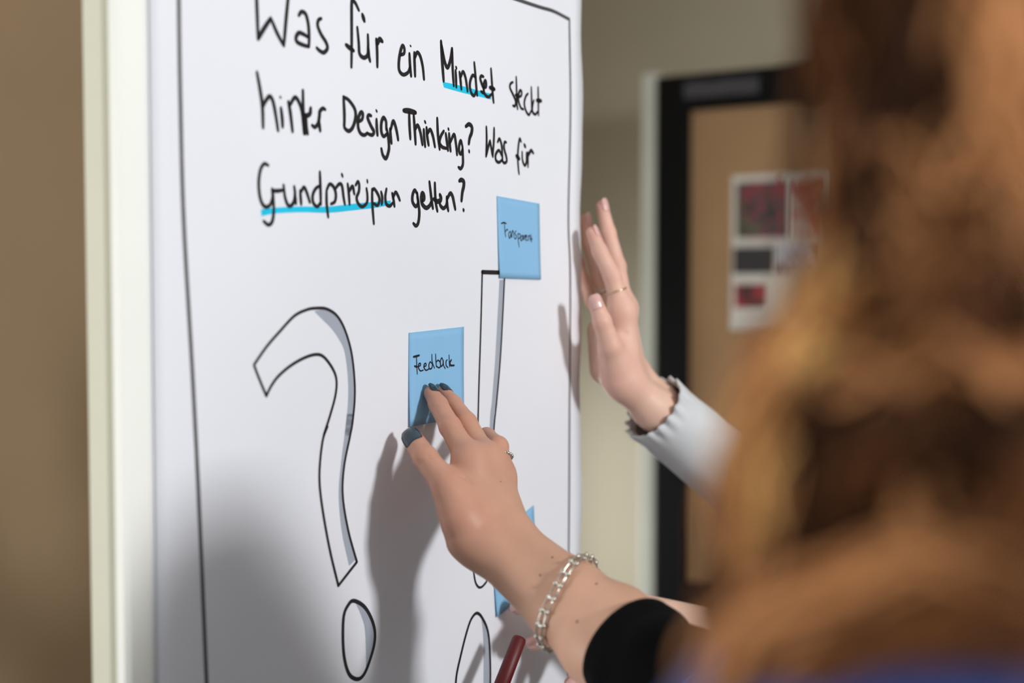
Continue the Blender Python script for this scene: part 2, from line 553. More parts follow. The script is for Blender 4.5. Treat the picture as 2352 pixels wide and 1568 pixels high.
word(C2, [([(772, 95), (790, 400), (810, 675)], 1.15), ([(780, 150), (825, 390), (868, 478), (910, 360), (932, 200)], 1.1), [(934, 200), (942, 500), (957, 745)],
          [(985, 520), (990, 640), (995, 765)], ([(988, 465), (1000, 495)], .7), [(1042, 545), (1055, 650), (1068, 795)], [(1055, 630), (1092, 540), (1128, 620), (1148, 740), (1158, 825)],
          [(1272, 620), (1235, 592), (1203, 660), (1192, 750), (1215, 850), (1255, 888), (1285, 820)], [(1257, 405), (1275, 600), (1290, 800), (1300, 885)],
          [(1392, 612), (1360, 602), (1345, 640), (1368, 720), (1395, 790), (1390, 845), (1355, 828)], [(1388, 770), (1428, 760), (1430, 695), (1415, 672), (1397, 730), (1402, 850), (1460, 908), (1508, 868)],
          [(1502, 495), (1515, 700), (1530, 900), (1540, 990)], ([(1485, 770), (1552, 795)], 1.3)])
word(C2, [[(1822, 692), (1790, 712), (1778, 770), (1822, 870), (1862, 970), (1850, 1040), (1822, 1032)], [(1870, 615), (1875, 800), (1880, 1000), (1890, 1085)], ([(1860, 880), (1900, 892)], 1.2),
          [(1892, 912), (1942, 890), (1948, 830), (1925, 815), (1903, 880), (1908, 980), (1940, 1068), (1975, 1088)], [(2042, 858), (2010, 900), (1988, 1000), (2012, 1110), (2055, 1168), (2088, 1110)],
          [(2090, 765), (2095, 950), (2098, 1120)], [(2128, 955), (2107, 1050), (2112, 1130), (2150, 1160), (2190, 1115)], [(2190, 765), (2192, 950), (2196, 1175)], ([(2170, 957), (2235, 965)], 1.5)], w=0.0032)
# line 2
word(C3, [[(120, 40), (168, 300), (203, 560), (213, 870)], [(208, 560), (260, 455), (315, 402), (362, 480), (402, 680), (438, 915)], [(480, 575), (498, 720), (506, 860)], ([(468, 405), (476, 425)], .6),
          [(592, 480), (622, 650), (655, 930)], [(612, 540), (685, 420), (742, 470), (798, 640), (828, 960)], [(810, 310), (815, 600), (830, 800), (842, 965)], ([(805, 660), (860, 690), (915, 660), (928, 575)], 1.1),
          [(855, 690), (862, 850), (882, 965)], [(948, 835), (990, 862), (1040, 800), (1058, 690), (1066, 625), (1110, 582), (1145, 598)], [(1055, 780), (1060, 850), (1070, 920)]])
word(C3, [[(1420, 405), (1432, 650), (1432, 850)], [(1422, 412), (1500, 460), (1588, 590), (1600, 720), (1560, 860), (1502, 920), (1442, 882), (1425, 820)],
          [(1640, 785), (1698, 745), (1710, 665), (1682, 640), (1645, 720), (1638, 850), (1672, 950), (1730, 982), (1780, 950)], [(1835, 692), (1797, 682), (1784, 730), (1830, 840), (1875, 930), (1850, 980), (1792, 965)],
          [(1915, 745), (1920, 880), (1930, 985)], ([(1910, 605), (1922, 635)], .6), [(2062, 900), (2058, 780), (2020, 720), (1988, 800), (1988, 930), (2022, 1000), (2075, 960)],
          [(2066, 870), (2095, 1050), (2100, 1200), (2058, 1330), (2010, 1280), (1988, 1185)], [(2120, 885), (2126, 980), (2140, 1105)], [(2126, 910), (2165, 772), (2200, 850), (2225, 960), (2240, 1055)]])
word(C4, [([(112, 170), (200, 178), (305, 205)], 1.35), [(200, 205), (207, 420), (220, 635)], [(275, 245), (290, 450), (306, 720)], [(300, 480), (340, 412), (385, 530), (418, 730)], [(440, 480), (447, 620), (463, 760)],
          ([(455, 342), (470, 375)], .7), [(485, 448), (497, 600), (520, 738)], [(500, 550), (545, 482), (590, 590), (623, 765)], [(660, 295), (672, 560), (700, 805)], [(768, 505), (720, 590), (697, 690), (740, 765), (810, 790)],
          [(800, 545), (820, 690), (837, 825)], ([(840, 460), (850, 490)], .7), [(855, 545), (862, 680), (880, 835)], [(870, 700), (935, 562), (965, 700), (985, 895)],
          [(1072, 750), (1045, 662), (1018, 760), (1022, 850), (1050, 878), (1074, 800)], [(1074, 750), (1080, 900), (1080, 1050), (1045, 1120), (1008, 1098)],
          ([(1128, 430), (1180, 395), (1228, 440), (1224, 530), (1192, 620), (1177, 715)], 1.2), ([(1180, 820), (1186, 855)], .8)])
word(C4, [[(1465, 435), (1470, 650), (1460, 920)], [(1460, 920), (1490, 790), (1525, 660)], [(1525, 660), (1548, 800), (1570, 925)], [(1570, 925), (1588, 640), (1592, 455)],
          [(1650, 685), (1680, 632), (1715, 740), (1725, 900), (1732, 1005)], [(1718, 910), (1670, 822), (1618, 890), (1622, 980), (1670, 1018), (1725, 975)], [(1790, 692), (1762, 690), (1756, 790), (1790, 920), (1797, 1000), (1760, 1028), (1728, 1000)]], w=0.0034)
word(C4, [[(2035, 680), (2010, 632), (1987, 780), (1980, 950), (1990, 1120), (2000, 1210)], ([(1957, 912), (2003, 958)], 1.6), [(2050, 845), (2057, 980), (2092, 1068), (2120, 1010), (2122, 860)], ([(2085, 725), (2105, 768)], 1.2),
          [(2145, 855), (2147, 1095)], ([(2150, 910), (2195, 825), (2235, 868)], 1.2)], w=0.0032)
# line 3
word(C5, [[(290, 128), (230, 105), (172, 200), (147, 400), (170, 620), (230, 742), (310, 730), (355, 610), (348, 480)], [(362, 540), (372, 800), (350, 970), (290, 1020), (220, 965)],
          [(345, 505), (420, 512), (512, 500)], [(520, 425), (545, 620), (600, 738), (668, 690), (692, 560), (680, 445)], [(692, 570), (705, 705)], [(770, 505), (777, 620), (785, 715)], [(780, 530), (825, 458), (870, 540), (915, 685)],
          [(1062, 435), (1000, 480), (957, 580), (967, 690), (1025, 748), (1072, 690)], [(1065, 225), (1072, 450), (1080, 715)], [(1165, 505), (1167, 700), (1190, 905)], [(1165, 505), (1210, 412), (1270, 450), (1305, 560), (1290, 670), (1232, 708)],
          [(1298, 480), (1350, 412), (1395, 430), (1420, 600), (1440, 715)], ([(1393, 255), (1407, 300)], .8), [(1482, 405), (1500, 560), (1510, 715)], [(1500, 530), (1555, 442), (1582, 560)],
          [(1602, 425), (1635, 372), (1655, 420), (1650, 520), (1617, 610), (1640, 700), (1700, 748), (1770, 690), (1778, 580), (1765, 475)], ([(1775, 345), (1780, 390)], .7),
          [(1850, 485), (1852, 700), (1875, 1005)], [(1852, 510), (1882, 482), (1940, 570), (1960, 650), (1930, 728), (1872, 700)], [(1985, 525), (2002, 620), (1992, 715)], [(2065, 480), (2047, 600), (2062, 708), (2115, 738), (2160, 690)],
          [(2150, 545), (2170, 640), (2185, 745)], [(2165, 620), (2200, 532), (2240, 590), (2265, 655)]], w=0.0033)
word(C6, [[(405, 610), (345, 522), (292, 650), (292, 820), (370, 938), (432, 850), (412, 680)], [(408, 590), (440, 850), (465, 1100), (440, 1350), (380, 1438), (312, 1378)],
          ([(540, 800), (588, 752), (580, 642), (540, 602), (517, 720), (542, 880), (640, 978), (730, 920), (770, 830)], 1.15), [(725, 305), (760, 600), (790, 850), (815, 995)],
          [(865, 335), (872, 600), (890, 850), (930, 1065)], ([(835, 750), (920, 810), (1000, 790), (1020, 720), (995, 640)], 1.25), [(985, 830), (1010, 920), (1080, 988), (1150, 930), (1178, 800)],
          [(1170, 695), (1185, 900), (1210, 1055)], ([(1180, 750), (1260, 605), (1320, 680), (1360, 860), (1390, 1015)], 1.1), ([(1495, 285), (1545, 258), (1605, 300), (1608, 420), (1572, 580), (1550, 795)], 1.25), ([(1600, 1012), (1606, 1058)], .9)])

def fill(cr_pts, h, material, name, place=ink_point, parent=None):
    P = [np.array(board_sz(x, y)) for x, y in cr_pts]
    mb = MB(); mb.add([place(s, z, h) for s, z in P], [tuple(range(len(P)))])
    return mb.build(name, material, parent if parent is not None else paper)
def band(left, right, h, material, name):
    """filled band between two equally long pixel polylines"""
    mb = MB(); k = len(left)
    L = catmull([board_sz(*p) for p in left], 5); R = catmull([board_sz(*p) for p in right], 5)
    vs = [ink_point(*q, h) for q in L] + [ink_point(*q, h) for q in R]
    mb.add(vs, [(i, len(L) + i, len(L) + i + 1, i + 1) for i in range(len(L) - 1)])
    return mb.build(name, material, paper)
band(C2([(795, 685), (950, 718), (1150, 765), (1320, 812), (1500, 860)]), C2([(815, 768), (950, 808), (1150, 862), (1320, 900), (1505, 945)]), 0.00012, M_cyan, 'highlighter_line')
band(C5([(180, 790), (400, 762), (800, 745), (1200, 745), (1600, 700), (1900, 675), (2130, 655)]), C5([(190, 892), (400, 852), (800, 832), (1200, 840), (1600, 800), (1900, 765), (2130, 720)]), 0.00012, M_cyan, 'highlighter_line')
# grey shading of the drawn marks
band(CA([(795, 165), (920, 150), (1040, 235), (1130, 390), (1198, 620), (1232, 900), (1238, 1150), (1195, 1568)]), CA([(790, 175), (870, 255), (975, 360), (1060, 480), (1125, 620), (1163, 900), (1165, 1200), (1128, 1568)]), 0.00010, M_grey, 'grey_shading')
band(CB([(330, 0), (305, 130), (277, 310), (268, 480), (300, 680), (340, 850)]), CB([(292, 0), (278, 130), (258, 290), (245, 470), (262, 680), (305, 885)]), 0.00010, M_grey, 'grey_shading')
band(CB([(345, 1095), (400, 1140), (447, 1240), (447, 1340), (412, 1470)]), CB([(345, 1105), (372, 1165), (395, 1240), (402, 1340), (404, 1475)]), 0.00010, M_grey, 'grey_shading')
band(CC([(505, 158), (492, 500), (470, 850), (440, 1200), (415, 1470), (370, 2710)]), CC([(470, 160), (452, 500), (432, 850), (405, 1200), (385, 1450), (348, 2720)]), 0.00010, M_grey, 'grey_shading')
band(CD([(425, 850), (485, 980), (505, 1200), (512, 1568), (480, 1850)]), CD([(415, 850), (432, 980), (440, 1200), (440, 1568), (430, 1850)]), 0.00010, M_grey, 'grey_shading')
# outlines
qm = MB()
outer = CA([(110, 765), (250, 565), (400, 392), (560, 222), (700, 152), (800, 135), (920, 142), (1040, 220), (1130, 380), (1200, 620), (1235, 900), (1240, 1150), (1215, 1420)]) + CB([(310, 130), (275, 310), (268, 480), (300, 680), (350, 862)])
inner = CB([(242, 1000), (190, 780), (145, 520), (132, 350), (150, 160), (180, 70)]) + CA([(890, 1568), (960, 1350), (1020, 1130), (1036, 960), (1000, 830), (900, 690), (810, 655), (680, 690), (520, 780), (380, 900), (300, 1010), (245, 1120)])
stroke(qm, outer, 0.0025, taper=0); stroke(qm, inner, 0.0026, taper=0)
stroke(qm, CB([(350, 862), (242, 1000)]), 0.0026, taper=0); stroke(qm, CA([(245, 1120), (170, 940), (112, 790), (110, 765)]), 0.0024, taper=0)
qm.build('question_mark_outline', M_ink, paper)
qd = MB(); stroke(qd, CB([(335, 1088), (400, 1130), (448, 1230), (453, 1330), (420, 1450), (385, 1525), (345, 1543), (300, 1505), (272, 1380), (272, 1190), (300, 1112)]), 0.0034, closed=True)
qd.build('question_mark_dot', M_ink, paper)
em = MB()
stroke(em, CC([(322, 92), (420, 95), (515, 97)]), 0.0042, taper=0)
stroke(em, CC([(321, 95), (315, 350), (305, 700), (295, 1000), (285, 1370), (268, 2100)]) + CD([(330, 180), (328, 300), (350, 430), (392, 485), (445, 455), (490, 350)]) + CC([(385, 2400), (405, 1900), (420, 1460), (445, 1200), (475, 850), (495, 500), (514, 110)]), 0.0024, taper=0)
em.build('exclamation_mark_outline', M_ink, paper)
ed = MB(); stroke(ed, CD([(125, 1568), (190, 1220), (270, 920), (325, 805), (375, 778), (430, 840), (488, 980), (510, 1200), (515, 1568), (480, 1900), (330, 2050), (170, 1900)]), 0.0030, closed=True)
ed.build('exclamation_mark_dot', M_ink, paper)
bl = MB(); stroke(bl, [(400, -330), (408, -40), (412, 200), (420, 500), (440, 850), (455, 1150), (475, 1620), (490, 2000)], 0.0034, taper=0); bl.build('border_line', M_ink2, paper)
bl = MB(); stroke(bl, [(1306, 44), (1308, 250), (1304, 500), (1308, 640), (1306, 1000), (1304, 1300), (1303, 1600), (1302, 1900)], 0.0030, taper=0); bl.build('border_line', M_ink2, paper)
bl = MB(); stroke(bl, [(400, -330), (800, -160), (1100, -32), (1195, 2), (1240, 17), (1270, 26), (1305, 44)], 0.0036, taper=0); bl.build('border_line', M_ink2, paper)

# ------------------------------------------------------------------ sticky notes
M_note = mat('light_blue_sticky_paper', (138, 190, 228), 0.7, 0.02, 20, 0.05, 300)
def note(corners, curl, label, cat='sticky note'):
    TL, TR, BL, BR = [np.array(board_sz(*c)) for c in corners]
    n = 12
    def pos(u, v, h):
        q = TL * (1 - u) * (1 - v) + TR * u * (1 - v) + BL * (1 - u) * v + BR * u * v
        return bp(q[0], q[1], h)
    def off(u, v):
        return 0.0011 + curl * v ** 2.2 * (0.6 + 0.4 * (1 - u))
    vs = []
    for j in range(2):
        for i in range(n + 1):
            for k in range(n + 1):
                u, v = i / n, k / n
                vs.append(pos(u, v, off(u, v) + (0.00025 if j else 0)))
    N = (n + 1) ** 2; fs = []
    for i in range(n):
        for k in range(n):
            a = i * (n + 1) + k
            fs.append((N + a, N + a + 1, N + a + n + 2, N + a + n + 1)); fs.append((a, a + n + 1, a + n + 2, a + 1))
    for t in range(n):
        a = t * (n + 1)
        fs.append((a, N + a, N + a + n + 1, a + n + 1)); a += n
        fs.append((a, a + n + 1, N + a + n + 1, N + a))
        fs.append((t, t + 1, N + t + 1, N + t)); a = n * (n + 1) + t
        fs.append((a, N + a, N + a + 1, a + 1))
    m = MB(); m.add(vs, fs)
    o = tag(m.build('sticky_note', M_note, None, True), label, cat, 'blue sticky notes on the sheet')
    M2 = np.array([TR - TL, BL - TL]).T
    def place(s, z, h):
        u, v = np.linalg.solve(M2, np.array([s, z]) - TL)
        return bp(s, z, off(u, min(max(v, 0), 1)) + 0.00025 + h)
    return o, place
nt_, pl = note([(1139, 450), (1236.5, 467.5), (1143, 638), (1238.5, 642)], 0.0015, 'blue square sticky note reading Transparent, uppermost on the paper')
tm = MB()
for s in [[(130, 522), (170, 505), (212, 522)], [(182, 530), (187, 640), (200, 742)], [(198, 655), (222, 618), (236, 632)], [(272, 650), (248, 690), (262, 766), (284, 700), (278, 645), (296, 752)], [(302, 752), (306, 660), (322, 645), (340, 755)],
          [(372, 642), (350, 680), (376, 730), (362, 772), (342, 760)], [(400, 682), (405, 800), (420, 908)], [(405, 690), (440, 700), (430, 758), (405, 770)], [(482, 712), (452, 740), (448, 800), (475, 780), (482, 712), (492, 790)],
          [(502, 720), (506, 788)], [(506, 735), (526, 710)], [(518, 752), (546, 740), (540, 712), (526, 750), (536, 798), (560, 788)], [(572, 722), (572, 798)], [(573, 742), (595, 716), (606, 808)], [(616, 702), (626, 826)], [(602, 775), (640, 775)]]:
    stroke(tm, C7(s), 0.0013, h=0.00012, place=pl)
stroke(tm, C7([(130, 522), (170, 508), (212, 522)]), 0.0016, h=0.00012, place=pl)
tm.build('handwritten_word', M_pen, nt_)
nf, pl = note([(937, 764), (1063, 750), (935, 979), (1061, 957)], 0.0022, 'blue square sticky note reading Feedback under the pressing fingertips')
fm = MB()
for s, f in [([(165, 497), (205, 488), (250, 475)], 1.6), ([(210, 500), (212, 620), (217, 745)], 1), ([(180, 630), (215, 642)], 1.5), ([(215, 642), (262, 622), (264, 592), (242, 600), (236, 650), (262, 697), (305, 688)], 1.1),
             ([(310, 642), (345, 622), (342, 592), (322, 600), (316, 650), (345, 690), (388, 668)], 1.1), ([(432, 592), (405, 570), (386, 620), (396, 670), (430, 655), (436, 600)], 1.1), ([(432, 460), (436, 570), (467, 660)], 1),
             ([(485, 455), (489, 560), (495, 640)], 1), ([(492, 575), (520, 545), (552, 580), (550, 640), (525, 652), (500, 632)], 1.1), ([(592, 545), (572, 512), (552, 570), (562, 633), (590, 600), (592, 545), (600, 620), (622, 665)], 1.1),
             ([(652, 540), (636, 560), (636, 620), (662, 652)], 1.1), ([(680, 470), (682, 580), (686, 640)], 1), ([(712, 540), (690, 580), (702, 618), (752, 620)], 1.5)]:
    stroke(fm, C8(s), 0.00135 * f, h=0.00012, place=pl)
fm.build('handwritten_word', M_pen, nf)
note([(1127, 1237), (1223.5, 1160), (1136, 1416), (1231, 1337)], 0.002, 'tilted blue sticky note half hidden behind the braceleted wrist')

# ------------------------------------------------------------------ implicit surfaces
def cone(P, a, b, r1, r2):
    a = np.asarray(a, np.float32); b = np.asarray(b, np.float32)
    ab = b - a
    t = np.clip((P - a) @ ab / max(float(ab @ ab), 1e-12), 0, 1)
    d = P - a - t[:, None] * ab
    return np.sqrt((d * d).sum(1)) - (r1 + (r2 - r1) * t)
def ell(P, c, axes, rad):
    q = (P - np.asarray(c, np.float32)) @ np.asarray(axes, np.float32).T
    rad = np.asarray(rad, np.float32)
    k0 = np.sqrt(((q / rad) ** 2).sum(1)); k1 = np.sqrt(((q / rad ** 2) ** 2).sum(1)) + 1e-9
    return k0 * (k0 - 1) / k1
def smin(a, b, k):
    h = np.maximum(k - np.abs(a - b), 0) / k
    return np.minimum(a, b) - h * h * k * 0.25

def surface(fn, lo, hi, h, coarse=4, band_=None, newton=2):
    """surface nets of fn over a box, evaluated on a narrow band only; returns verts, quads"""
    lo = np.asarray(lo, float); hi = np.asarray(hi, float)
    nc = np.maximum(np.ceil((hi - lo) / (h * coarse)).astype(int), 2)
    n = nc * coarse
    ax = [lo[i] + (np.arange(nc[i]) + 0.5) * h * coarse for i in range(3)]
    G = np.stack(np.meshgrid(*ax, indexing='ij'), -1).reshape(-1, 3).astype(np.float32)
    vc = fn(G).reshape(nc)
    V = np.repeat(np.repeat(np.repeat(vc, coarse, 0), coarse, 1), coarse, 2).astype(np.float32)
    mask = np.abs(V) < (band_ or h * coarse * 1.8)
    idx = np.argwhere(mask)
    P = (lo + idx * h).astype(np.float32)
    V[mask] = fn(P)
    ins = V < 0
    c = [ins[i:n[0] - 1 + i, j:n[1] - 1 + j, k:n[2] - 1 + k] for i in (0, 1) for j in (0, 1) for k in (0, 1)]
    cnt = sum(x.astype(np.int8) for x in c)
    act = (cnt > 0) & (cnt < 8)
    cells = np.argwhere(act)
    vid = -np.ones(act.shape, np.int64); vid[act] = np.arange(len(cells))
    acc = np.zeros((len(cells), 3)); num = np.zeros(len(cells))
    offs = [(i, j, k) for i in (0, 1) for j in (0, 1) for k in (0, 1)]
    for a in offs:
        for d in range(3):
            if a[d] == 0:
                b = list(a); b[d] = 1
                va = V[cells[:, 0] + a[0], cells[:, 1] + a[1], cells[:, 2] + a[2]]
                vb = V[cells[:, 0] + b[0], cells[:, 1] + b[1], cells[:, 2] + b[2]]
                m = (va < 0) != (vb < 0)
                t = np.where(m, va / np.where(np.abs(va - vb) < 1e-12, 1, va - vb), 0)
                q = np.array(a, float)[None].repeat(len(cells), 0); q[:, d] += t
                acc += q * m[:, None]; num += m
    verts = lo + (cells + acc / num[:, None]) * h
    quads = []
    for d in range(3):
        e1, e2 = (d + 1) % 3, (d + 2) % 3
        sl0 = [slice(None)] * 3; sl1 = [slice(None)] * 3
        sl0[d] = slice(0, n[d] - 1); sl1[d] = slice(1, n[d])
        cr = ins[tuple(sl0)] != ins[tuple(sl1)]
        E = np.argwhere(cr)
        E = E[(E[:, e1] > 0) & (E[:, e2] > 0) & (E[:, e1] < n[e1] - 1) & (E[:, e2] < n[e2] - 1)]
        def g(o1, o2):
            q = E.copy(); q[:, e1] -= o1; q[:, e2] -= o2
            return vid[q[:, 0], q[:, 1], q[:, 2]]
        Q = np.stack([g(1, 1), g(0, 1), g(0, 0), g(1, 0)], 1)
        flip = ~ins[E[:, 0], E[:, 1], E[:, 2]]
        Q[flip] = Q[flip][:, ::-1]
        quads.append(Q)
    quads = np.concatenate(quads)
    quads = quads[(quads >= 0).all(1)]
    for _ in range(newton):
        p = verts.astype(np.float32); e = h * 0.5
        f0 = fn(p)
        g = np.stack([fn(p + np.eye(3, dtype=np.float32)[i] * e) - fn(p - np.eye(3, dtype=np.float32)[i] * e) for i in range(3)], 1) / (2 * e)
        l2 = np.maximum((g * g).sum(1), 0.25)
        st = (f0 / l2)[:, None] * g
        ln = np.linalg.norm(st, axis=1, keepdims=True)
        verts = verts - st * np.minimum(1, h / np.maximum(ln, 1e-9))
    return verts, quads

def mesh_obj(name, verts, quads, material, parent=None, blush=None, attr='blush'):
    me = bpy.data.meshes.new(name)
    me.from_pydata(np.asarray(verts, float).tolist(), [], [tuple(q) for q in np.asarray(quads).tolist()])
    me.materials.append(material)
    me.polygons.foreach_set('use_smooth', [True] * len(me.polygons))
    if blush is not None:
        a = me.attributes.new(attr, 'FLOAT', 'POINT')
        a.data.foreach_set('value', np.asarray(blush, np.float32))
    me.update()
    o = bpy.data.objects.new(name, me); COL.objects.link(o)
    if parent is not None:
        o.parent = parent; o.matrix_parent_inverse = parent.matrix_basis.inverted()
    return o

class Hand:
    """a hand and forearm as one implicit surface; joints in world space"""
    def __init__(self, palm, fingers, bumps=(), creases=(), kf=0.0035, kp=0.012, kj=0.010):
        self.palm, self.fingers, self.bumps, self.creases = palm, fingers, bumps, creases
        self.kf, self.kp, self.kj = kf, kp, kj
    def __call__(self, P):
        pal = None
        for a, b, r1, r2 in self.palm:
            d = cone(P, a, b, r1, r2)
            pal = d if pal is None else smin(pal, d, self.kp)
        res = pal
        for F in self.fingers:
            fd = None
            for (a, r1), (b, r2) in zip(F[:-1], F[1:]):
                d = cone(P, a, b, r1, r2)
                fd = d if fd is None else smin(fd, d, self.kf)
            res = smin(res, smin(pal, fd, self.kj), 0.0012)
        for c, s, amp in self.bumps:
            q = P - np.asarray(c, np.float32)
            res = res - amp * np.exp(-(q * q).sum(1) / (s * s))
        for a, b, s, amp in self.creases:
            d = cone(P, a, b, 0, 0)
            res = res + amp * np.exp(-(d * d) / (s * s))
        return res
    def bounds(self, pad=0.012):
        pts = []
        for a, b, r1, r2 in self.palm:
            pts += [np.array(a) - r1, np.array(a) + r1, np.array(b) - r2, np.array(b) + r2]
        for F in self.fingers:
            for p, r in F: pts += [np.array(p) - r, np.array(p) + r]
        pts = np.array(pts)
        return pts.min(0) - pad, pts.max(0) + pad
    def blush(self, V):
        out = np.zeros(len(V))
        for F in self.fingers:
            for i, (p, r) in enumerate(F):
                q = V - np.asarray(p)
                w = 0.75 if i == len(F) - 1 else 0.45
                out = np.maximum(out, w * np.exp(-(q * q).sum(1) / (2.2 * r) ** 2))
        return out

def nail(a, tip, r, dorsal, material, parent, width=0.92, length=1.9, back=1.0, ext=0.0):
    """curved fingernail plate on the back of a fingertip: a, tip = last phalanx, r its end radius"""
    ax = unit(np.array(tip) - np.array(a))
    do = unit(np.array(dorsal, float) - ax * np.dot(dorsal, ax))
    la = np.cross(ax, do)
    nu, nv = 8, 8
    base = np.array(tip) - ax * r * back
    vs = []
    for j in range(2):
        for i in range(nu + 1):
            u = -1 + 2 * i / nu
            for k in range(nv + 1):
                v = k / nv
                w = width * (1 - abs(2 * v - 1) ** 5 * 0.45)
                ang = u * w * 1.15
                rr = r * 1.045 + 0.0004 - (0.0006 if j else 0)
                x = (v * length - 0.0) * r
                # the fingertip rounds off past its centre
                over = max(0.0, x - r * back) / r
                drop = 1 - 0.22 * over ** 2
                vs.append(base + ax * (x + ext * v * r) + la * (math.sin(ang) * rr * (1 - .10 * over)) + do * (math.cos(ang) * rr * drop))
    N = (nu + 1) * (nv + 1); fs = []
    for i in range(nu):
        for k in range(nv):
            q = i * (nv + 1) + k
            fs.append((q, q + nv + 1, q + nv + 2, q + 1)); fs.append((N + q, N + q + 1, N + q + nv + 2, N + q + nv + 1))
    for i in range(nu):
        q = i * (nv + 1); fs.append((q, N + q, N + q + nv + 1, q + nv + 1)); q += nv
        fs.append((q, q + nv + 1, N + q + nv + 1, N + q))
    for k in range(nv):
        fs.append((k, k + 1, N + k + 1, N + k)); q = nu * (nv + 1) + k; fs.append((q, N + q, N + q + 1, q + 1))
    m = MB(); m.add(vs, fs)
    return m.build('fingernail', material, parent, True)

# ------------------------------------------------------------------ figures
class Body:
    """standing figure as one implicit surface (local x = her right, y = forward)"""
    def __init__(self, origin, facing, arms, head_fwd=0.04, lean=0.0, h=1.66):
        self.o = np.array([origin[0], origin[1], 0.0]); f = unit([facing[0], facing[1], 0]); self.f = f
        self.r = np.array([f[1], -f[0], 0.0]); self.s = h / 1.66; self.arms = arms; self.hf = head_fwd; self.lean = lean
    def w(self, x, y, z):
        z = z * self.s
        return self.o + self.r * x + self.f * (y + self.lean * max(0, z - 0.9)) + ZUP * z
    def torso(self, P, legs=True):
        w = self.w; d = None
        for s in (-1, 1):
            for a, b, r1, r2 in [((s * .075, 0, .86), (s * .062, .005, 1.02), .098, .084), ((s * .062, .005, 1.02), (s * .078, .012, 1.2), .084, .094),
                                 ((s * .078, .012, 1.2), (s * .115, -.005, 1.315), .092, .058), ((s * .115, -.005, 1.315), (s * .155, -.005, 1.325), .056, .050),
                                 ((s * .065, .07, 1.2), (s * .06, .06, 1.16), .05, .05), ((s * .13, -.005, 1.33), (s * .03, -.01, 1.395), .036, .05)]:
                q = cone(P, w(*a), w(*b), r1, r2); d = q if d is None else smin(d, q, .05)
            if legs:
                for a, b, r1, r2 in [((s * .085, 0, .85), (s * .085, .01, .47), .088, .058), ((s * .085, .01, .47), (s * .085, -.012, .09), .054, .036)]:
                    d = smin(d, cone(P, w(*a), w(*b), r1, r2), .03)
                d = smin(d, cone(P, w(s * .085, -.03, .045), w(s * .095, .13, .03), .034, .026), .02)
        return d
    def limbs(self, P):
        d = None
        for A in self.arms:
            for (a, r1), (b, r2) in zip(A[:-1], A[1:]):
                q = cone(P, a, b, r1, r2); d = q if d is None else smin(d, q, .02)
        return d
    def hc(self): return self.w(0, self.hf, 1.545)
    def head(self, P):
        w = self.w; hf = self.hf; ax = np.array([self.r, self.f, ZUP])
        d = ell(P, w(0, hf - .008, 1.56), ax, (.074, .092, .098))
        d = smin(d, cone(P, w(0, hf + .03, 1.50), w(0, hf + .05, 1.465), .052, .034), .03)
        for s in (-1, 1):
            d = smin(d, cone(P, w(s * .045, hf + .02, 1.51), w(s * .03, hf + .05, 1.475), .03, .02), .03)
            d = smin(d, ell(P, w(s * .076, hf - .01, 1.535), ax, (.011, .018, .03)), .008)
            d = d + .008 * np.exp(-((P - w(s * .032, hf + .088, 1.548).astype(np.float32)) ** 2).sum(1) / .014 ** 2)
            d = d - .003 * np.exp(-((P - w(s * .03, hf + .086, 1.567).astype(np.float32)) ** 2).sum(1) / .012 ** 2)
        d = smin(d, cone(P, w(0, hf + .082, 1.553), w(0, hf + .103, 1.52), .008, .011), .012)
        d = smin(d, cone(P, w(-.016, hf + .084, 1.488), w(.016, hf + .084, 1.488), .007, .007), .006)
        d = d + .003 * np.exp(-(cone(P, w(-.02, hf + .094, 1.488), w(.02, hf + .094, 1.488), 0, 0)) ** 2 / .0025 ** 2)
        d = smin(d, cone(P, w(0, -.005, 1.37), w(0, hf - .012, 1.49), .05, .046), .03)
        return d
    def __call__(self, P):
        return smin(smin(self.torso(P), self.limbs(P), .03), self.head(P), .03)
    def bounds(self, z0, z1, pad=.03, arms=True, rad=.30):
        pts = [self.o + np.array([-rad, -rad, 0]), self.o + np.array([rad, rad, 0])]
        if arms:
            for A in self.arms:
                for p, r in A: pts += [np.array(p) - r, np.array(p) + r]
        pts = np.array(pts); lo = pts.min(0) - pad; hi = pts.max(0) + pad
        lo[2] = z0; hi[2] = z1
        return lo, hi

def merge(parts):
    V, Q, B, o = [], [], [], 0
    for v, q, b in parts:
        V.append(v); Q.append(q + o); B.append(b); o += len(v)
    return np.concatenate(V), np.concatenate(Q), np.concatenate(B)

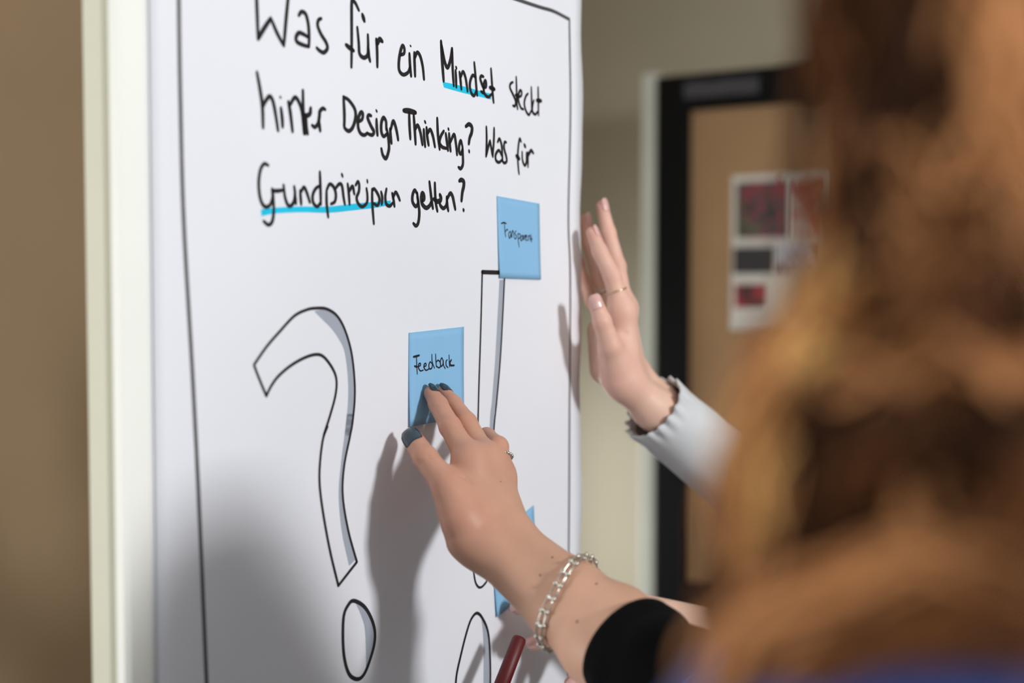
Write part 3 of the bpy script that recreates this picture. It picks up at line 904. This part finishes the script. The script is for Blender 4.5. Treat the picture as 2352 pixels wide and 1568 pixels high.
def build_person(body, hands, skin, shirt_m, trouser_m, shoe_m, label, res=0.009, neck_z=1.385, neck_r=.088):
    lo, hi = body.bounds(-0.01, 1.70)
    v, q = surface(body, lo, hi, res, newton=1)
    parts = [(v, q, np.zeros(len(v)))]
    for Hn, res_h in hands:
        hv, hq = surface(Hn, *Hn.bounds(), res_h)
        parts.append((hv, hq, Hn.blush(hv)))
    V, Q, B = merge(parts)
    o = tag(mesh_obj('person', V, Q, skin, None, B), label, 'person')
    # clothes follow the body surface
    def shirt(P):
        d = body.torso(P, False) - .009
        d = smin(d, body.limbs(P) - .010, .03) if body.arms else d
        d = d + .003 * np.sin(P[:, 2] * 60 + P[:, 0] * 25) * np.clip((1.2 - P[:, 2]) * 3, 0, 1)
        cut = np.minimum(neck_z - P[:, 2], P[:, 2] - .80)
        nk = np.sqrt(((P - body.w(0, .02, 1.40).astype(np.float32)) ** 2).sum(1)) - neck_r
        return np.maximum(np.maximum(d, -cut), -nk)
    lo2, hi2 = body.bounds(.78, 1.42)
    sv, sq = surface(shirt, lo2, hi2, res, newton=0)
    mesh_obj('top', sv, sq, shirt_m, o)
    def trousers(P):
        d = body.torso(P) - .012
        return np.maximum(d, np.maximum(P[:, 2] - .93, .075 - P[:, 2]))
    lo3, hi3 = body.bounds(.05, .96, arms=False)
    tv, tq = surface(trousers, lo3, hi3, .011, newton=0)
    mesh_obj('trousers', tv, tq, trouser_m, o)
    for s in (-1, 1):
        def shoe(P):
            d = smin(cone(P, body.w(s * .085, -.035, .045), body.w(s * .096, .145, .034), .044, .034), cone(P, body.w(s * .085, -.015, .05), body.w(s * .085, -.012, .1), .046, .05), .02)
            return np.maximum(d, np.maximum(-P[:, 2] + .001, P[:, 2] - .10))
        c = body.w(s * .09, .05, .05)
        ev, eq = surface(shoe, c - np.array([.17, .17, .06]), c + np.array([.17, .17, .08]), .008, newton=0)
        mesh_obj('shoe', ev, eq, shoe_m, o)
        e = MB(); e.sphere(body.w(s * .031, body.hf + .0695, 1.548), .0115, 12, 8)
        eye = e.build('eye', mat('eye_white', (225, 220, 214), 0.2), o, True)
        e = MB(); e.sphere(body.w(s * .031, body.hf + .0775, 1.548), .0046, 10, 6)
        e.build('iris', mat('brown_iris', (52, 34, 24), 0.15), eye, True)
        e = MB(); e.tube([body.w(s * x, body.hf + y, z) for x, y, z in ((.016, .088, 1.567), (.028, .0865, 1.572), (.042, .078, 1.570), (.050, .068, 1.564))], [.0018, .0026, .0022, .001], 8)
        e.build('eyebrow', mat('dark_brow_hair', (58, 40, 28), 0.7), o, True)
    return o

SKIN_A = mat('warm_skin', (198, 154, 130), 0.5, 0.05, 30, 0.10, 500, sss=0.12, spec=0.35, attr='blush', rgb2=(204, 134, 114))
SKIN_B = mat('fair_pink_skin', (224, 186, 166), 0.5, 0.05, 30, 0.08, 500, sss=0.12, spec=0.35, attr='blush', rgb2=(226, 160, 146))
M_blue = mat('deep_blue_knit', (0, 58, 130), 0.8, 0.1, 30, 0.3, 300, sheen=0.2)
M_blackcloth = mat('black_jersey', (4, 4, 5), 0.9, 0.15, 30, 0.3, 400, spec=0.1)
M_denim = mat('dark_denim', (34, 40, 58), 0.85, 0.12, 60, 0.3, 400)
M_greycloth = mat('light_grey_rib_knit', (204, 206, 208), 0.85, 0.03, 30, 0.15, 300)
M_blacktrouser = mat('black_trouser_cloth', (24, 24, 26), 0.85, 0.1, 30, 0.2, 300)
M_shoe = mat('dark_leather', (30, 26, 24), 0.4, 0.1)
M_whiteshoe = mat('white_canvas', (210, 208, 200), 0.7, 0.05)
NAIL_A = mat('dark_teal_nail_polish', (38, 58, 70), 0.16, 0.08, 60)
NAIL_B = mat('natural_pink_nail', (222, 176, 168), 0.15, 0.04, 60)
M_silver = mat('silver_metal', (206, 202, 192), 0.22, 0.04, 50, metal=1.0)
M_gold = mat('pale_gold_metal', (222, 196, 160), 0.22, 0.03, 50, metal=1.0)

# ---- person A: foreground woman, right hand on the note
WR, WU = at(1118, 1258, 1.020), at(1176, 1236, 1.032)          # wrist, thumb side / little-finger side
FR, FU = at(1284, 1406, 0.985), at(1318, 1352, 0.990)          # forearm at the bracelet
SR, SU = at(1372, 1490, 0.955), at(1424, 1428, 0.960)          # at the cuff
ELB_A = at(1690, 1720, 0.855)
SHO_A = np.array([0.288, 0.592, 1.398])
iM, mM, rM, pM = at(1082, 1064, 1.052), at(1118, 1060, 1.068), at(1146, 1094, 1.080), at(1150, 1132, 1.096)
index = [(iM, .0115), (at(1034, 980, 1.082), .0091), (at(1007, 930, 1.104), .0080), (at(991, 903, 1.113), .0067)]
middle = [(mM, .0108), (at(1072, 970, 1.098), .0086), (at(1041, 928, 1.119), .0076), (at(1019, 901, 1.129), .0065)]
ringf = [(rM, .0105), (at(1143, 1026, 1.092), .0090), (at(1118, 1003, 1.118), .0078), (at(1098, 1004, 1.135), .0068)]
pinky = [(pM, .0095), (at(1146, 1070, 1.122), .0078), (at(1122, 1058, 1.145), .0068), (at(1108, 1060, 1.158), .0060)]
thumb = [(at(1062, 1190, 1.018), .0165), (at(1026, 1116, 1.026), .0120), (at(978, 1052, 1.047), .0100), (at(950, 1011, 1.067), .0086)]
palmA = [(WR, iM, .0165, .0130), (WR * .6 + WU * .4, mM, .0165, .0128), (WU * .7 + WR * .3, rM, .0165, .0122), (WU, pM, .0160, .0112),
         (iM, mM, .0112, .0112), (mM, rM, .0108, .0105), (at(1078, 1236, 1.02), at(1042, 1140, 1.026), .0185, .0120), (at(1066, 1150, 1.034), at(1078, 1085, 1.048), .0120, .0112),
         (WR, FR, .0172, .0208), (WU, FU, .0165, .0200), (FR, SR, .0208, .0250), (FU, SU, .0200, .0245), (SR, ELB_A, .0250, .030), (SU, ELB_A, .0245, .030)]
camv = lambda p: unit(CAM - p)
bumpsA = [(iM + camv(iM) * .010, .010, .0012), (mM + camv(mM) * .010, .010, .0010), (at(1217, 1224, 1.0), .012, .0012), (at(1034, 976, 1.070), .008, .0006)]
handA = Hand(palmA, [index, middle, ringf, pinky, thumb], bumpsA)
def skin_point(x, y, fn=None):
    fn = fn or handA
    rd = unit(ray(x, y)); t = 0.7
    for _ in range(90):
        dd = float(fn(np.array([CAM + rd * t], np.float32))[0])
        if dd < 5e-5 or t > 1.5: break
        t += dd * .9
    return CAM + rd * t
# skin folds: the thumb knuckle, the web of the thumb, the first finger joint
cr_A = [(skin_point(*a), skin_point(*b_), w_, am) for a, b_, w_, am in (((961, 1058), (990, 1047), .0007, .0009), ((966, 1064), (994, 1054), .0007, .0010), ((972, 1049), (988, 1043), .0006, .0006),
        ((1056, 1092), (1068, 1097), .0013, .0030), ((1068, 1097), (1082, 1107), .0012, .0018), ((1012, 968), (1030, 962), .0009, .0004), ((1016, 978), (1036, 970), .0009, .0004))]
handA.creases = cr_A

A_LSH = np.array([0.088, 0.288, 1.300])
bodyA = Body((0.200, 0.400), (-0.70, 0.71), [[(SHO_A, .050), (SHO_A * .5 + ELB_A * .5, .045), (ELB_A, .034), (SR * .5 + SU * .5 - 0.25 * (SR * .5 + SU * .5 - ELB_A), .024)],
              [(A_LSH, .050), (np.array([0.075, 0.25, 1.03]), .038), (np.array([0.02, 0.34, 0.86]), .024)]], head_fwd=-0.01, h=1.645)
personA = build_person(bodyA, [(handA, 0.0016)], SKIN_A, M_blue, M_denim, M_shoe, 'person with a black sleeve, seen from behind, pressing a blue note onto the paper', neck_z=1.385, neck_r=.055)
up_ = UP
nail(index[2][0], index[3][0], .0067, RIGHT * .75 + UP * .55 + camv(iM) * .25, NAIL_A, personA, back=.7, length=1.75)
nail(middle[2][0], middle[3][0], .0065, RIGHT * .70 + UP * .60 + camv(iM) * .35, NAIL_A, personA, back=.8, length=1.85)
nail(thumb[2][0], thumb[3][0], .0086, camv(thumb[3][0]) * 1.0 + UP * .12 - RIGHT * .12, NAIL_A, personA, back=1.25, length=2.25, width=.98)
nail(ringf[2][0], ringf[3][0], .0068, RIGHT * .4 + UP * .6 + camv(iM) * .3, NAIL_A, personA)
nail(pinky[2][0], pinky[3][0], .0060, RIGHT * .4 + UP * .6 + camv(iM) * .3, NAIL_A, personA)

for mx, my, mr in ((1269, 1280, .0009), (1241, 1321, .0010), (1326, 1428, .0012), (1370, 1341, .0010), (1150, 1106, .0006)):
    rd = unit(ray(mx, my)); t = 0.7
    for _ in range(80):
        dd = float(handA(np.array([CAM + rd * t], np.float32))[0])
        if dd < 1e-4: break
        t += dd * .9
    b = MB(); b.sphere(CAM + rd * t + rd * mr * .55, mr, 10, 6)
    b.build('mole', mat('brown_mole', (122, 78, 58), 0.6), personA, True)

def sleeve(name, pts, rad, material, parent, n=48, folds=0.03, rib=0.0, hem=0.0, turn=0.006, up=None, sy=1.0, seed=1):
    P = catmull(pts, 10)
    Rr = np.interp(np.linspace(0, len(pts) - 1, len(P)), range(len(pts)), rad)
    # inner turned-in ring first, then the outside
    inner = [P[0] + (P[1] - P[0]) * t for t in (2.0, 1.0, 0.0)]
    path = inner + list(P[0:])
    radii = [Rr[0] * .90, Rr[0] * .93, Rr[0] * .955] + list(Rr)
    pts_all = path
    T = [unit(P[1] - P[0])] * 3 + [unit(P[min(i + 1, len(P) - 1)] - P[max(i - 1, 0)]) for i in range(len(P))]
    u = up if up is not None else ZUP
    vs = []; m = len(pts_all)
    for i in range(m):
        u = unit(u - T[i] * np.dot(u, T[i])); w = np.cross(T[i], u)
        li = max(i - 3, 0)
        for k in range(n):
            a = 2 * math.pi * k / n
            r = radii[i]
            f = 1 + folds * (math.sin(a * 2 + li * .55 + seed) * .6 + math.sin(a * 3 - li * .9 + seed * 2) * .4) * min(1, li / 6 + .15)
            if rib: f += rib * math.cos(a * n / 2.0)
            p = pts_all[i] + u * (math.cos(a) * r * f) + w * (math.sin(a) * r * f * sy)
            if hem and i >= 2 and li < 4:
                k_ = (1 - li / 4)
                p = p - T[i] * (hem * math.sin(a * 17 + seed) * k_) + (u * math.cos(a) + w * math.sin(a)) * (hem * .9 * math.cos(a * 17) * k_)
            vs.append(p)
    fs = []
    for i in range(m - 1):
        for k in range(n):
            j = (k + 1) % n
            fs.append((i * n + k, i * n + j, (i + 1) * n + j, (i + 1) * n + k))
    mb = MB(); mb.add(vs, fs)
    return mb.build(name, material, parent, True)

cuffA = at(1446, 1487, 0.945)
sleeve('sleeve', [cuffA, at(1545, 1580, 0.905), ELB_A, ELB_A * .5 + SHO_A * .5 + np.array([.0, .0, -.01]), SHO_A], [.0420, .046, .054, .068, .076], M_blackcloth, personA, folds=.06, seed=3)
A_LEL = np.array([0.075, 0.25, 1.03])
sleeve('sleeve', [np.array([0.03, 0.325, 0.89]), np.array([0.052, 0.29, 0.955]), A_LEL, A_LEL * .5 + A_LSH * .5, A_LSH + np.array([0, 0, -.005])], [.036, .040, .050, .056, .060], M_blue, personA, folds=.05, seed=5)

# ---- hair of person A: dark under-layer plus many wavy locks
def hair_mat(name, c, rough=0.42):
    m = mat(name, c, .6, 0.22, 60, 0.25, 600, spec=0.12, stretch=(1, 1, .15))
    return m
H_DARK = hair_mat('dark_brown_hair', (54, 30, 14))
H_MID = hair_mat('mid_brown_hair', (98, 60, 32))
H_LITE = hair_mat('light_brown_hair', (176, 122, 78))
H_GOLD = hair_mat('golden_hair_highlight', (226, 178, 112))
hcA = bodyA.hc()
def hair_base(P):
    w = bodyA.w; hf = bodyA.hf; ax = np.array([bodyA.r, bodyA.f, ZUP])
    d = ell(P, w(0, hf - .018, 1.575), ax, (.086, .100, .100))
    face = ell(P, w(.05, hf + .10, 1.50), ax, (.050, .06, .10))
    d = np.maximum(d, -face)
    for s in (-1, 1):
        d = smin(d, cone(P, w(s * .07, hf - .015, 1.56), w(s * .085, .02, 1.38), .035, .045), .03)
    d = smin(d, cone(P, w(0, hf - .07, 1.55), w(0, -.07, 1.35), .06, .07), .03)
    d = smin(d, cone(P, w(-.02, hf + .05, 1.62), w(-.03, hf + .062, 1.42), .03, .03), .03)
    # long front fall over the near shoulder
    d = smin(d, cone(P, w(-.085, .02, 1.44), w(-.105, .06, 1.36), .040, .030), .03)
    return d
lo = hcA - np.array([.22, .22, .46]); hi = hcA + np.array([.2, .2, .16])
hv, hq = surface(hair_base, lo, hi, .006, newton=1)
hair = mesh_obj('hair', hv, hq, H_DARK, personA)

def scalp_locks(fn, body, parent, material, name, count, radius, zs, seed, skip):
    """locks that run down over a hair surface; skip = half angle left free round the face"""
    r = np.random.default_rng(seed)
    phi = r.uniform(skip, 2 * math.pi - skip, count)
    nz_ = 16
    T = np.linspace(0, 1, nz_)
    c0 = body.w(0, body.hf - .018, 0)
    A = phi[:, None] + .12 * np.sin(T[None] * r.uniform(4, 9, (count, 1)) + r.uniform(0, 6, (count, 1)))
    Zt = zs[0] + (zs[1] - zs[0]) * T[None] * r.uniform(.85, 1.0, (count, 1))
    D = body.f[None, None] * np.cos(A)[..., None] + body.r[None, None] * np.sin(A)[..., None]
    C = np.zeros((count, nz_, 3)); C[..., 0] = c0[0]; C[..., 1] = c0[1]; C[..., 2] = Zt
    t = np.full((count, nz_), .20)
    for _ in range(60):
        d = fn((C + D * t[..., None]).reshape(-1, 3).astype(np.float32)).reshape(count, nz_)
        t = np.maximum(t - np.clip(d, -.002, .05) * .7, .004)
    mb = MB()
    for i in range(count):
        P = C[i] + D[i] * (t[i] + .0012)[:, None]
        rr = radius * r.uniform(.6, 1.2) * (1 - .7 * T ** 4)
        mb.tube(list(P), list(rr), 5, False, sx=1, sy=.8)
    return mb.build(name, material, parent, True)
scalp_locks(hair_base, bodyA, personA, H_DARK, 'hair_locks', 150, .0032, (1.655, 1.36), 21, .9)
scalp_locks(hair_base, bodyA, personA, H_MID, 'hair_locks', 110, .0030, (1.655, 1.34), 22, .9)

def locks(guides, count, spread, radius, material, name, wave=.006, seed=0):
    """wavy tapered hair locks scattered about guide curves given as (x px, y px, depth)"""
    r = np.random.default_rng(seed)
    mb = MB()
    for g in guides:
        G = np.array([at(p[0], p[1], p[2] if p[2] < .3 else 0.288 + (p[2] - .35) * .62) for p in g])
        for c in range(count):
            o = r.normal(0, 1, 3) * spread
            o2 = r.normal(0, 1, 3) * spread * .6
            ph = r.uniform(0, 6.28, 3); fr = r.uniform(1.2, 2.6)
            C = np.array(catmull(G, 7))
            m = len(C); t = np.linspace(0, 1, m)
            C = C + o + o2 * t[:, None]
            amp = wave * r.uniform(.4, 1.2)
            C = C + np.stack([np.sin(t * 6.28 * fr + ph[i]) for i in range(3)], 1) * amp
            rr = radius * r.uniform(.6, 1.3) * (1 - .75 * t ** 3) * np.minimum(1, .35 + t * 6)
            mb.tube(list(C), list(rr), 5, False, sx=1.0, sy=.6)
    return mb.build(name, material, personA, True)

gd = [[(1990, -250, .50), (1985, 100, .47), (2000, 450, .44), (1930, 800, .42), (1850, 1100, .41), (1860, 1450, .41)],
      [(2100, -250, .46), (2090, 100, .43), (2070, 500, .40), (1990, 850, .39), (1900, 1150, .39), (1880, 1500, .39)],
      [(2200, -250, .44), (2190, 150, .41), (2200, 600, .39), (2120, 900, .38), (1990, 1200, .39), (1960, 1480, .39)],
      [(2330, -250, .42), (2330, 200, .40), (2350, 600, .38), (2300, 900, .38), (2240, 1150, .38), (2200, 1400, .38)],
      [(2450, -250, .42), (2460, 300, .39), (2460, 800, .38), (2400, 1150, .38), (2350, 1400, .38)]]
gx = [[(2170, -250, .40), (2150, 100, .385), (2200, 350, .37), (2240, 600, .36), (2260, 760, .355)], [(2060, 250, .385), (2055, 500, .375), (2050, 700, .37), (1985, 860, .37)],
      [(1960, 930, .365), (1890, 1030, .365), (1880, 1200, .365), (1850, 1420, .365)], [(2450, 960, .345), (2320, 1000, .34), (2260, 1080, .34), (2260, 1200, .345)], [(2130, 930, .355), (2040, 980, .355), (2000, 1100, .36), (2010, 1280, .36)],
      [(2400, 1020, .345), (2340, 1100, .345), (2320, 1250, .345)], [(2180, 960, .355), (2230, 1060, .35), (2240, 1230, .35)]]
locks(gx, 44, .0036, .0016, H_DARK, 'hair_locks', .0035, 9)
locks(gd, 60, .0058, .0018, H_DARK, 'hair_locks', .006, 1)
gm = [[(1950, -250, .50), (1950, 60, .47), (1975, 350, .44), (1960, 650, .42), (1850, 880, .41), (1780, 1080, .40), (1800, 1400, .40)],
      [(2040, -250, .47), (2030, 200, .44), (2020, 500, .41), (1940, 780, .39), (1820, 960, .39), (1800, 1250, .39), (1850, 1500, .39)],
      [(2240, 350, .37), (2180, 650, .36), (2150, 900, .36), (2000, 1050, .36), (1950, 1300, .37)]]
locks(gm, 50, .0048, .0017, H_MID, 'hair_locks', .005, 2)
gl = [[(2000, 250, .43), (1985, 480, .41), (1920, 700, .39), (1810, 850, .38), (1745, 1020, .38), (1765, 1250, .385), (1790, 1450, .39)],
      [(2285, -150, .38), (2280, 150, .37), (2290, 400, .36), (2320, 620, .36)],
      [(2110, 330, .38), (2150, 520, .37), (2130, 720, .37)],
      [(2400, 870, .35), (2220, 850, .355), (2060, 865, .36), (1930, 950, .37)],
      [(2150, 1080, .355), (2125, 1180, .35), (2145, 1300, .355)]]
ga = [[(1690, 1640, .285), (1760, 1500, .28), (1890, 1415, .272), (2050, 1352, .265), (2200, 1335, .262), (2420, 1400, .26)]]
locks(ga, 90, .0034, .0017, H_LITE, 'hair_locks', .003, 11)
ga2 = [[(1760, 1640, .28), (1850, 1510, .272), (1990, 1430, .262), (2130, 1395, .256), (2300, 1420, .254), (2460, 1480, .252)], [(2470, 1060, .265), (2380, 1160, .262), (2330, 1270, .26), (2380, 1380, .26)]]
locks(ga2, 60, .0030, .0016, H_MID, 'hair_locks', .003, 12)
locks(gl, 60, .0036, .0018, H_LITE, 'hair_locks', .0045, 3)
gg = [[(1960, 620, .39), (1860, 800, .38), (1780, 900, .38), (1735, 1060, .38), (1750, 1250, .385)]]
locks(gg, 46, .0030, .0016, H_GOLD, 'hair_locks', .004, 4)

# ---- bracelet on person A's wrist
def march(c, dirv, fn, start=.075):
    t = start
    for _ in range(60):
        d = float(fn(np.array([c + dirv * t], np.float32))[0])
        if d < .0002: break
        t -= max(d * .8, .0002)
        if t < 0: break
    return t
def ring_path(c, nrm, fn, n=80, off=.002):
    nrm = unit(nrm); u = unit(np.cross(nrm, ZUP)); w = np.cross(nrm, u); out = []
    for k in range(n):
        a = 2 * math.pi * k / n
        dv = u * math.cos(a) + w * math.sin(a)
        out.append(c + dv * (march(c, dv, fn) + off))
    return out
bc = (FR + FU) / 2 + (SR + SU - FR - FU) * .02
t0 = at(1340, 1304, 0.98); t1 = at(1260, 1484, 0.97)
inpl = unit(t0 - t1)
axf = unit((SR + SU) - (WR + WU))
nb = unit(axf - inpl * np.dot(axf, inpl))
path = ring_path(bc, nb, handA, 120, .0034)
brace = tag(empty('bracelet', bc), 'silver chain bracelet of ball-tipped links on the near wrist', 'bracelet')
L = np.array(path + [path[0]])
seg = np.linalg.norm(np.diff(L, axis=0), axis=1); cum = np.concatenate([[0], np.cumsum(seg)]); tot = cum[-1]
def along(s):
    s = s % tot
    return np.array([np.interp(s, cum, L[:, i]) for i in range(3)])
nl = 20; step = tot / nl
for k in range(nl):
    mb = MB()
    c0 = k * step
    side = nb
    w_ = .0025
    pts = []
    for q, lat in [(1.0, 1), (.8, 1), (.35, 1), (.1, .75), (0.0, 0), (.1, -.75), (.35, -1), (.8, -1), (1.0, -1)]:
        p = along(c0 + q * step * 1.02)
        rad_ = unit(p - bc)
        pts.append(p + side * lat * w_ + rad_ * (.0006 if k % 2 else 0))
    mb.tube(pts, .00085, 8)
    mb.sphere(pts[0], .0021, 10, 7); mb.sphere(pts[-1], .0021, 10, 7)
    mb.build('chain_link', M_silver, brace, True)

def finger_ring(c, axis, fn_r, material, label, beads=False, wire=.0008, n=44):
    axis = unit(axis); u = unit(np.cross(axis, ZUP)); w = np.cross(axis, u)
    pts = [c + (u * math.cos(a) + w * math.sin(a)) * fn_r for a in np.linspace(0, 2 * math.pi, n + 1)]
    mb = MB()
    if beads:
        for k in range(22):
            a = 2 * math.pi * k / 22
            mb.sphere(c + (u * math.cos(a) + w * math.sin(a)) * fn_r, wire * 1.35, 8, 6)
    mb.tube(pts, wire * (.6 if beads else 1), 8, False)
    return tag(mb.build('finger_ring', material, None, True), label, 'ring')
rc = ringf[0][0] * .34 + ringf[1][0] * .66
finger_ring(rc, ringf[1][0] - ringf[0][0], 0.0119, M_silver, 'beaded silver ring on the bent finger of the hand at the Feedback note', True, .0011)

# ---- person B: far person in pale grey, right hand at the board's edge, left hand with the marker
wrB, wuB = at(1440, 882, 1.325), at(1462, 872, 1.372)
fB1, fB2 = at(1500, 938, 1.342), at(1512, 926, 1.366)
ELB_B = at(1905, 1265, 1.46)
biM, bmM, brM, bpM = at(1428, 716, 1.322), at(1430, 708, 1.346), at(1420, 716, 1.368), at(1404, 736, 1.388)
b_index = [(biM, .0112), (at(1406, 634, 1.318), .0092), (at(1378, 578, 1.318), .0080), (at(1361, 535, 1.318), .0066)]
b_mid = [(bmM, .0112), (at(1418, 612, 1.350), .0090), (at(1397, 535, 1.352), .0080), (at(1383, 474, 1.352), .0066)]
b_ring = [(brM, .0106), (at(1376, 640, 1.372), .0086), (at(1354, 560, 1.374), .0076), (at(1345, 505, 1.374), .0062)]
b_pink = [(bpM, .0092), (at(1360, 690, 1.390), .0076), (at(1340, 640, 1.392), .0066), (at(1330, 600, 1.392), .0058)]
b_thumb = [(at(1420, 858, 1.315), .0155), (at(1402, 796, 1.294), .0112), (at(1383, 738, 1.285), .0092), (at(1368, 694, 1.285), .0074)]
palmB = [(wrB, biM, .0165, .0125), (wrB * .6 + wuB * .4, bmM, .0165, .0125), (wuB * .7 + wrB * .3, brM, .0165, .012), (wuB, bpM, .0165, .011), (biM, bmM, .011, .011), (bmM, brM, .011, .0105), (brM, bpM, .0105, .0095),
         (at(1424, 866, 1.318), at(1404, 800, 1.306), .0185, .0120), (at(1388, 850, 1.352), at(1376, 760, 1.362), .0150, .0120), (at(1402, 840, 1.335), at(1396, 770, 1.340), .0150, .0120),
         (wrB, fB1, .0170, .0195), (wuB, fB2, .0165, .0195), (fB1, ELB_B, .0195, .026), (fB2, ELB_B, .0195, .026)]
handBR = Hand(palmB, [b_index, b_mid, b_ring, b_pink, b_thumb], [], [(at(1425, 760, 1.305), at(1440, 768, 1.31), .0015, .0012)])
lw1, lw2 = at(1396, 1392, 1.250), at(1404, 1430, 1.262)
ELB_BL = at(1905, 1525, 1.27)
liM, lmM, lrM, lpM = at(1300, 1400, 1.225), at(1304, 1436, 1.235), at(1318, 1474, 1.243), at(1336, 1508, 1.252)
l_index = [(liM, .0112), (at(1252, 1384, 1.205), .0092), (at(1216, 1388, 1.212), .0082), (at(1190, 1395, 1.222), .0070)]
l_mid = [(lmM, .0112), (at(1286, 1456, 1.205), .0092), (at(1256, 1469, 1.205), .0082), (at(1226, 1477, 1.208), .0072)]
l_ring = [(lrM, .0106), (at(1336, 1520, 1.215), .0090), (at(1330, 1552, 1.208), .0080), (at(1312, 1570, 1.205), .0070)]
l_pink = [(lpM, .0092), (at(1352, 1552, 1.235), .0078), (at(1346, 1580, 1.23), .0070), (at(1332, 1600, 1.225), .0062)]
l_thumb = [(at(1372, 1398, 1.232), .0150), (at(1330, 1402, 1.205), .0116), (at(1296, 1428, 1.19), .0098), (at(1268, 1452, 1.182), .0082)]
palmL = [(lw1, liM, .0165, .0125), (lw1 * .6 + lw2 * .4, lmM, .0165, .0125), (lw2 * .7 + lw1 * .3, lrM, .0165, .012), (lw2, lpM, .0160, .011), (liM, lmM, .011, .011), (lmM, lrM, .011, .0105), (lrM, lpM, .0105, .0095),
         (at(1374, 1404, 1.238), at(1336, 1404, 1.21), .0170, .0120), (lw1, ELB_BL, .0180, .030), (lw2, ELB_BL, .0180, .030)]
handBL = Hand(palmL, [l_index, l_mid, l_ring, l_pink, l_thumb])
B_RSH = np.array([0.50, 1.535, 1.33]); B_LSH = np.array([0.49, 1.215, 1.33])
bodyB = Body((0.50, 1.375), (-1.0, 0.03), [[(B_RSH, .048), (ELB_B, .031)], [(B_LSH, .048), (ELB_BL, .031)]], head_fwd=0.02)
personB = build_person(bodyB, [(handBR, 0.0019), (handBL, 0.0019)], SKIN_B, M_greycloth, M_blacktrouser, M_whiteshoe, 'person in a pale grey ribbed top holding the board edge and a red marker', .010)
nail(b_thumb[2][0], b_thumb[3][0], .0074, camv(b_thumb[3][0]) + RIGHT * .1, NAIL_B, personB, back=1.0, length=2.1)
nail(b_index[2][0], b_index[3][0], .0066, BN * .6 + UP * .3 + camv(biM) * -.2, NAIL_B, personB, ext=.2)
nail(b_mid[2][0], b_mid[3][0], .0066, BN * 1.0, NAIL_B, personB, ext=.3)
nail(b_ring[2][0], b_ring[3][0], .0062, BN * 1.0, NAIL_B, personB, ext=.3)
nail(b_pink[2][0], b_pink[3][0], .0058, BN * 1.0, NAIL_B, personB)
nail(l_index[2][0], l_index[3][0], .0066, camv(liM) * 1.0 + UP * .5, NAIL_B, personB)
nail(l_mid[2][0], l_mid[3][0], .0066, camv(liM) * 1.0 + UP * .3, NAIL_B, personB)
nail(l_ring[2][0], l_ring[3][0], .0066, camv(liM) * 1.0 - UP * .1, NAIL_B, personB)
nail(l_thumb[2][0], l_thumb[3][0], .0080, camv(liM) * 1.0, NAIL_B, personB)
cufB = at(1500, 936, 1.352)
sleeve('sleeve', [cufB, at(1580, 1003, 1.375), at(1700, 1100, 1.41), ELB_B, ELB_B * .5 + B_RSH * .5, B_RSH], [.0375, .0385, .042, .048, .052, .058], M_greycloth, personB, n=136, folds=.02, rib=.012, hem=.0022, seed=2)
cufL = at(1722, 1484, 1.268)
sleeve('sleeve', [cufL, at(1800, 1502, 1.270), ELB_BL, ELB_BL * .5 + B_LSH * .5, B_LSH], [.040, .042, .048, .052, .058], M_greycloth, personB, n=136, folds=.02, rib=.012, hem=.0018, seed=4)
def hairB(P):
    w = bodyB.w; hf = bodyB.hf; ax = np.array([bodyB.r, bodyB.f, ZUP])
    d = ell(P, w(0, hf - .016, 1.572), ax, (.083, .098, .098))
    d = np.maximum(d, -ell(P, w(0, hf + .10, 1.50), ax, (.085, .075, .115)))
    return smin(d, cone(P, w(0, hf - .10, 1.58), w(0, hf - .13, 1.36), .03, .02), .02)
c = bodyB.hc()
v_, q_ = surface(hairB, c - np.array([.2, .2, .26]), c + np.array([.22, .2, .16]), .007, newton=1)
mesh_obj('hair', v_, q_, H_MID, personB)
scalp_locks(hairB, bodyB, personB, H_MID, 'hair_locks', 150, .0026, (1.665, 1.50), 23, 1.25)
finger_ring(b_index[0][0] * .40 + b_index[1][0] * .60, b_index[1][0] - b_index[0][0], .0108, M_gold, 'thin gold ring on the index finger at the board edge', False, .0008)
finger_ring(b_ring[0][0] * .35 + b_ring[1][0] * .65, b_ring[1][0] - b_ring[0][0], .0102, M_silver, 'silver ring deeper on the shaded finger at the board edge', False, .0012)

# ---- red marker
mk_top, mk_end = at(1194, 1464, 1.178), at(1122, 1650, 1.13)
ax = unit(mk_end - mk_top)
marker = tag(empty('marker_pen', mk_end), 'dark red marker pen held beside the braceleted wrist', 'marker')
M_red = mat('dark_red_plastic', (92, 1, 4), 0.5, 0.05)
b = MB(); b.tube([mk_top, mk_top + ax * .0008, mk_top + ax * .003, mk_top + ax * .052, mk_top + ax * .0525], [.0040, .0060, .0066, .0070, .0064], 20, True); b.build('cap', M_red, marker, True)
b = MB(); b.tube([mk_top + ax * .0525, mk_top + ax * .055, mk_top + ax * .125, mk_top + ax * .128], [.0062, .0065, .0065, .0052], 20, True); b.build('barrel', M_red, marker, True)
b = MB(); b.tube([mk_top + ax * .006 + UP * .0068 , mk_top + ax * .04 + UP * .0080], .0012, 8, True); b.build('clip', M_red, marker, True)
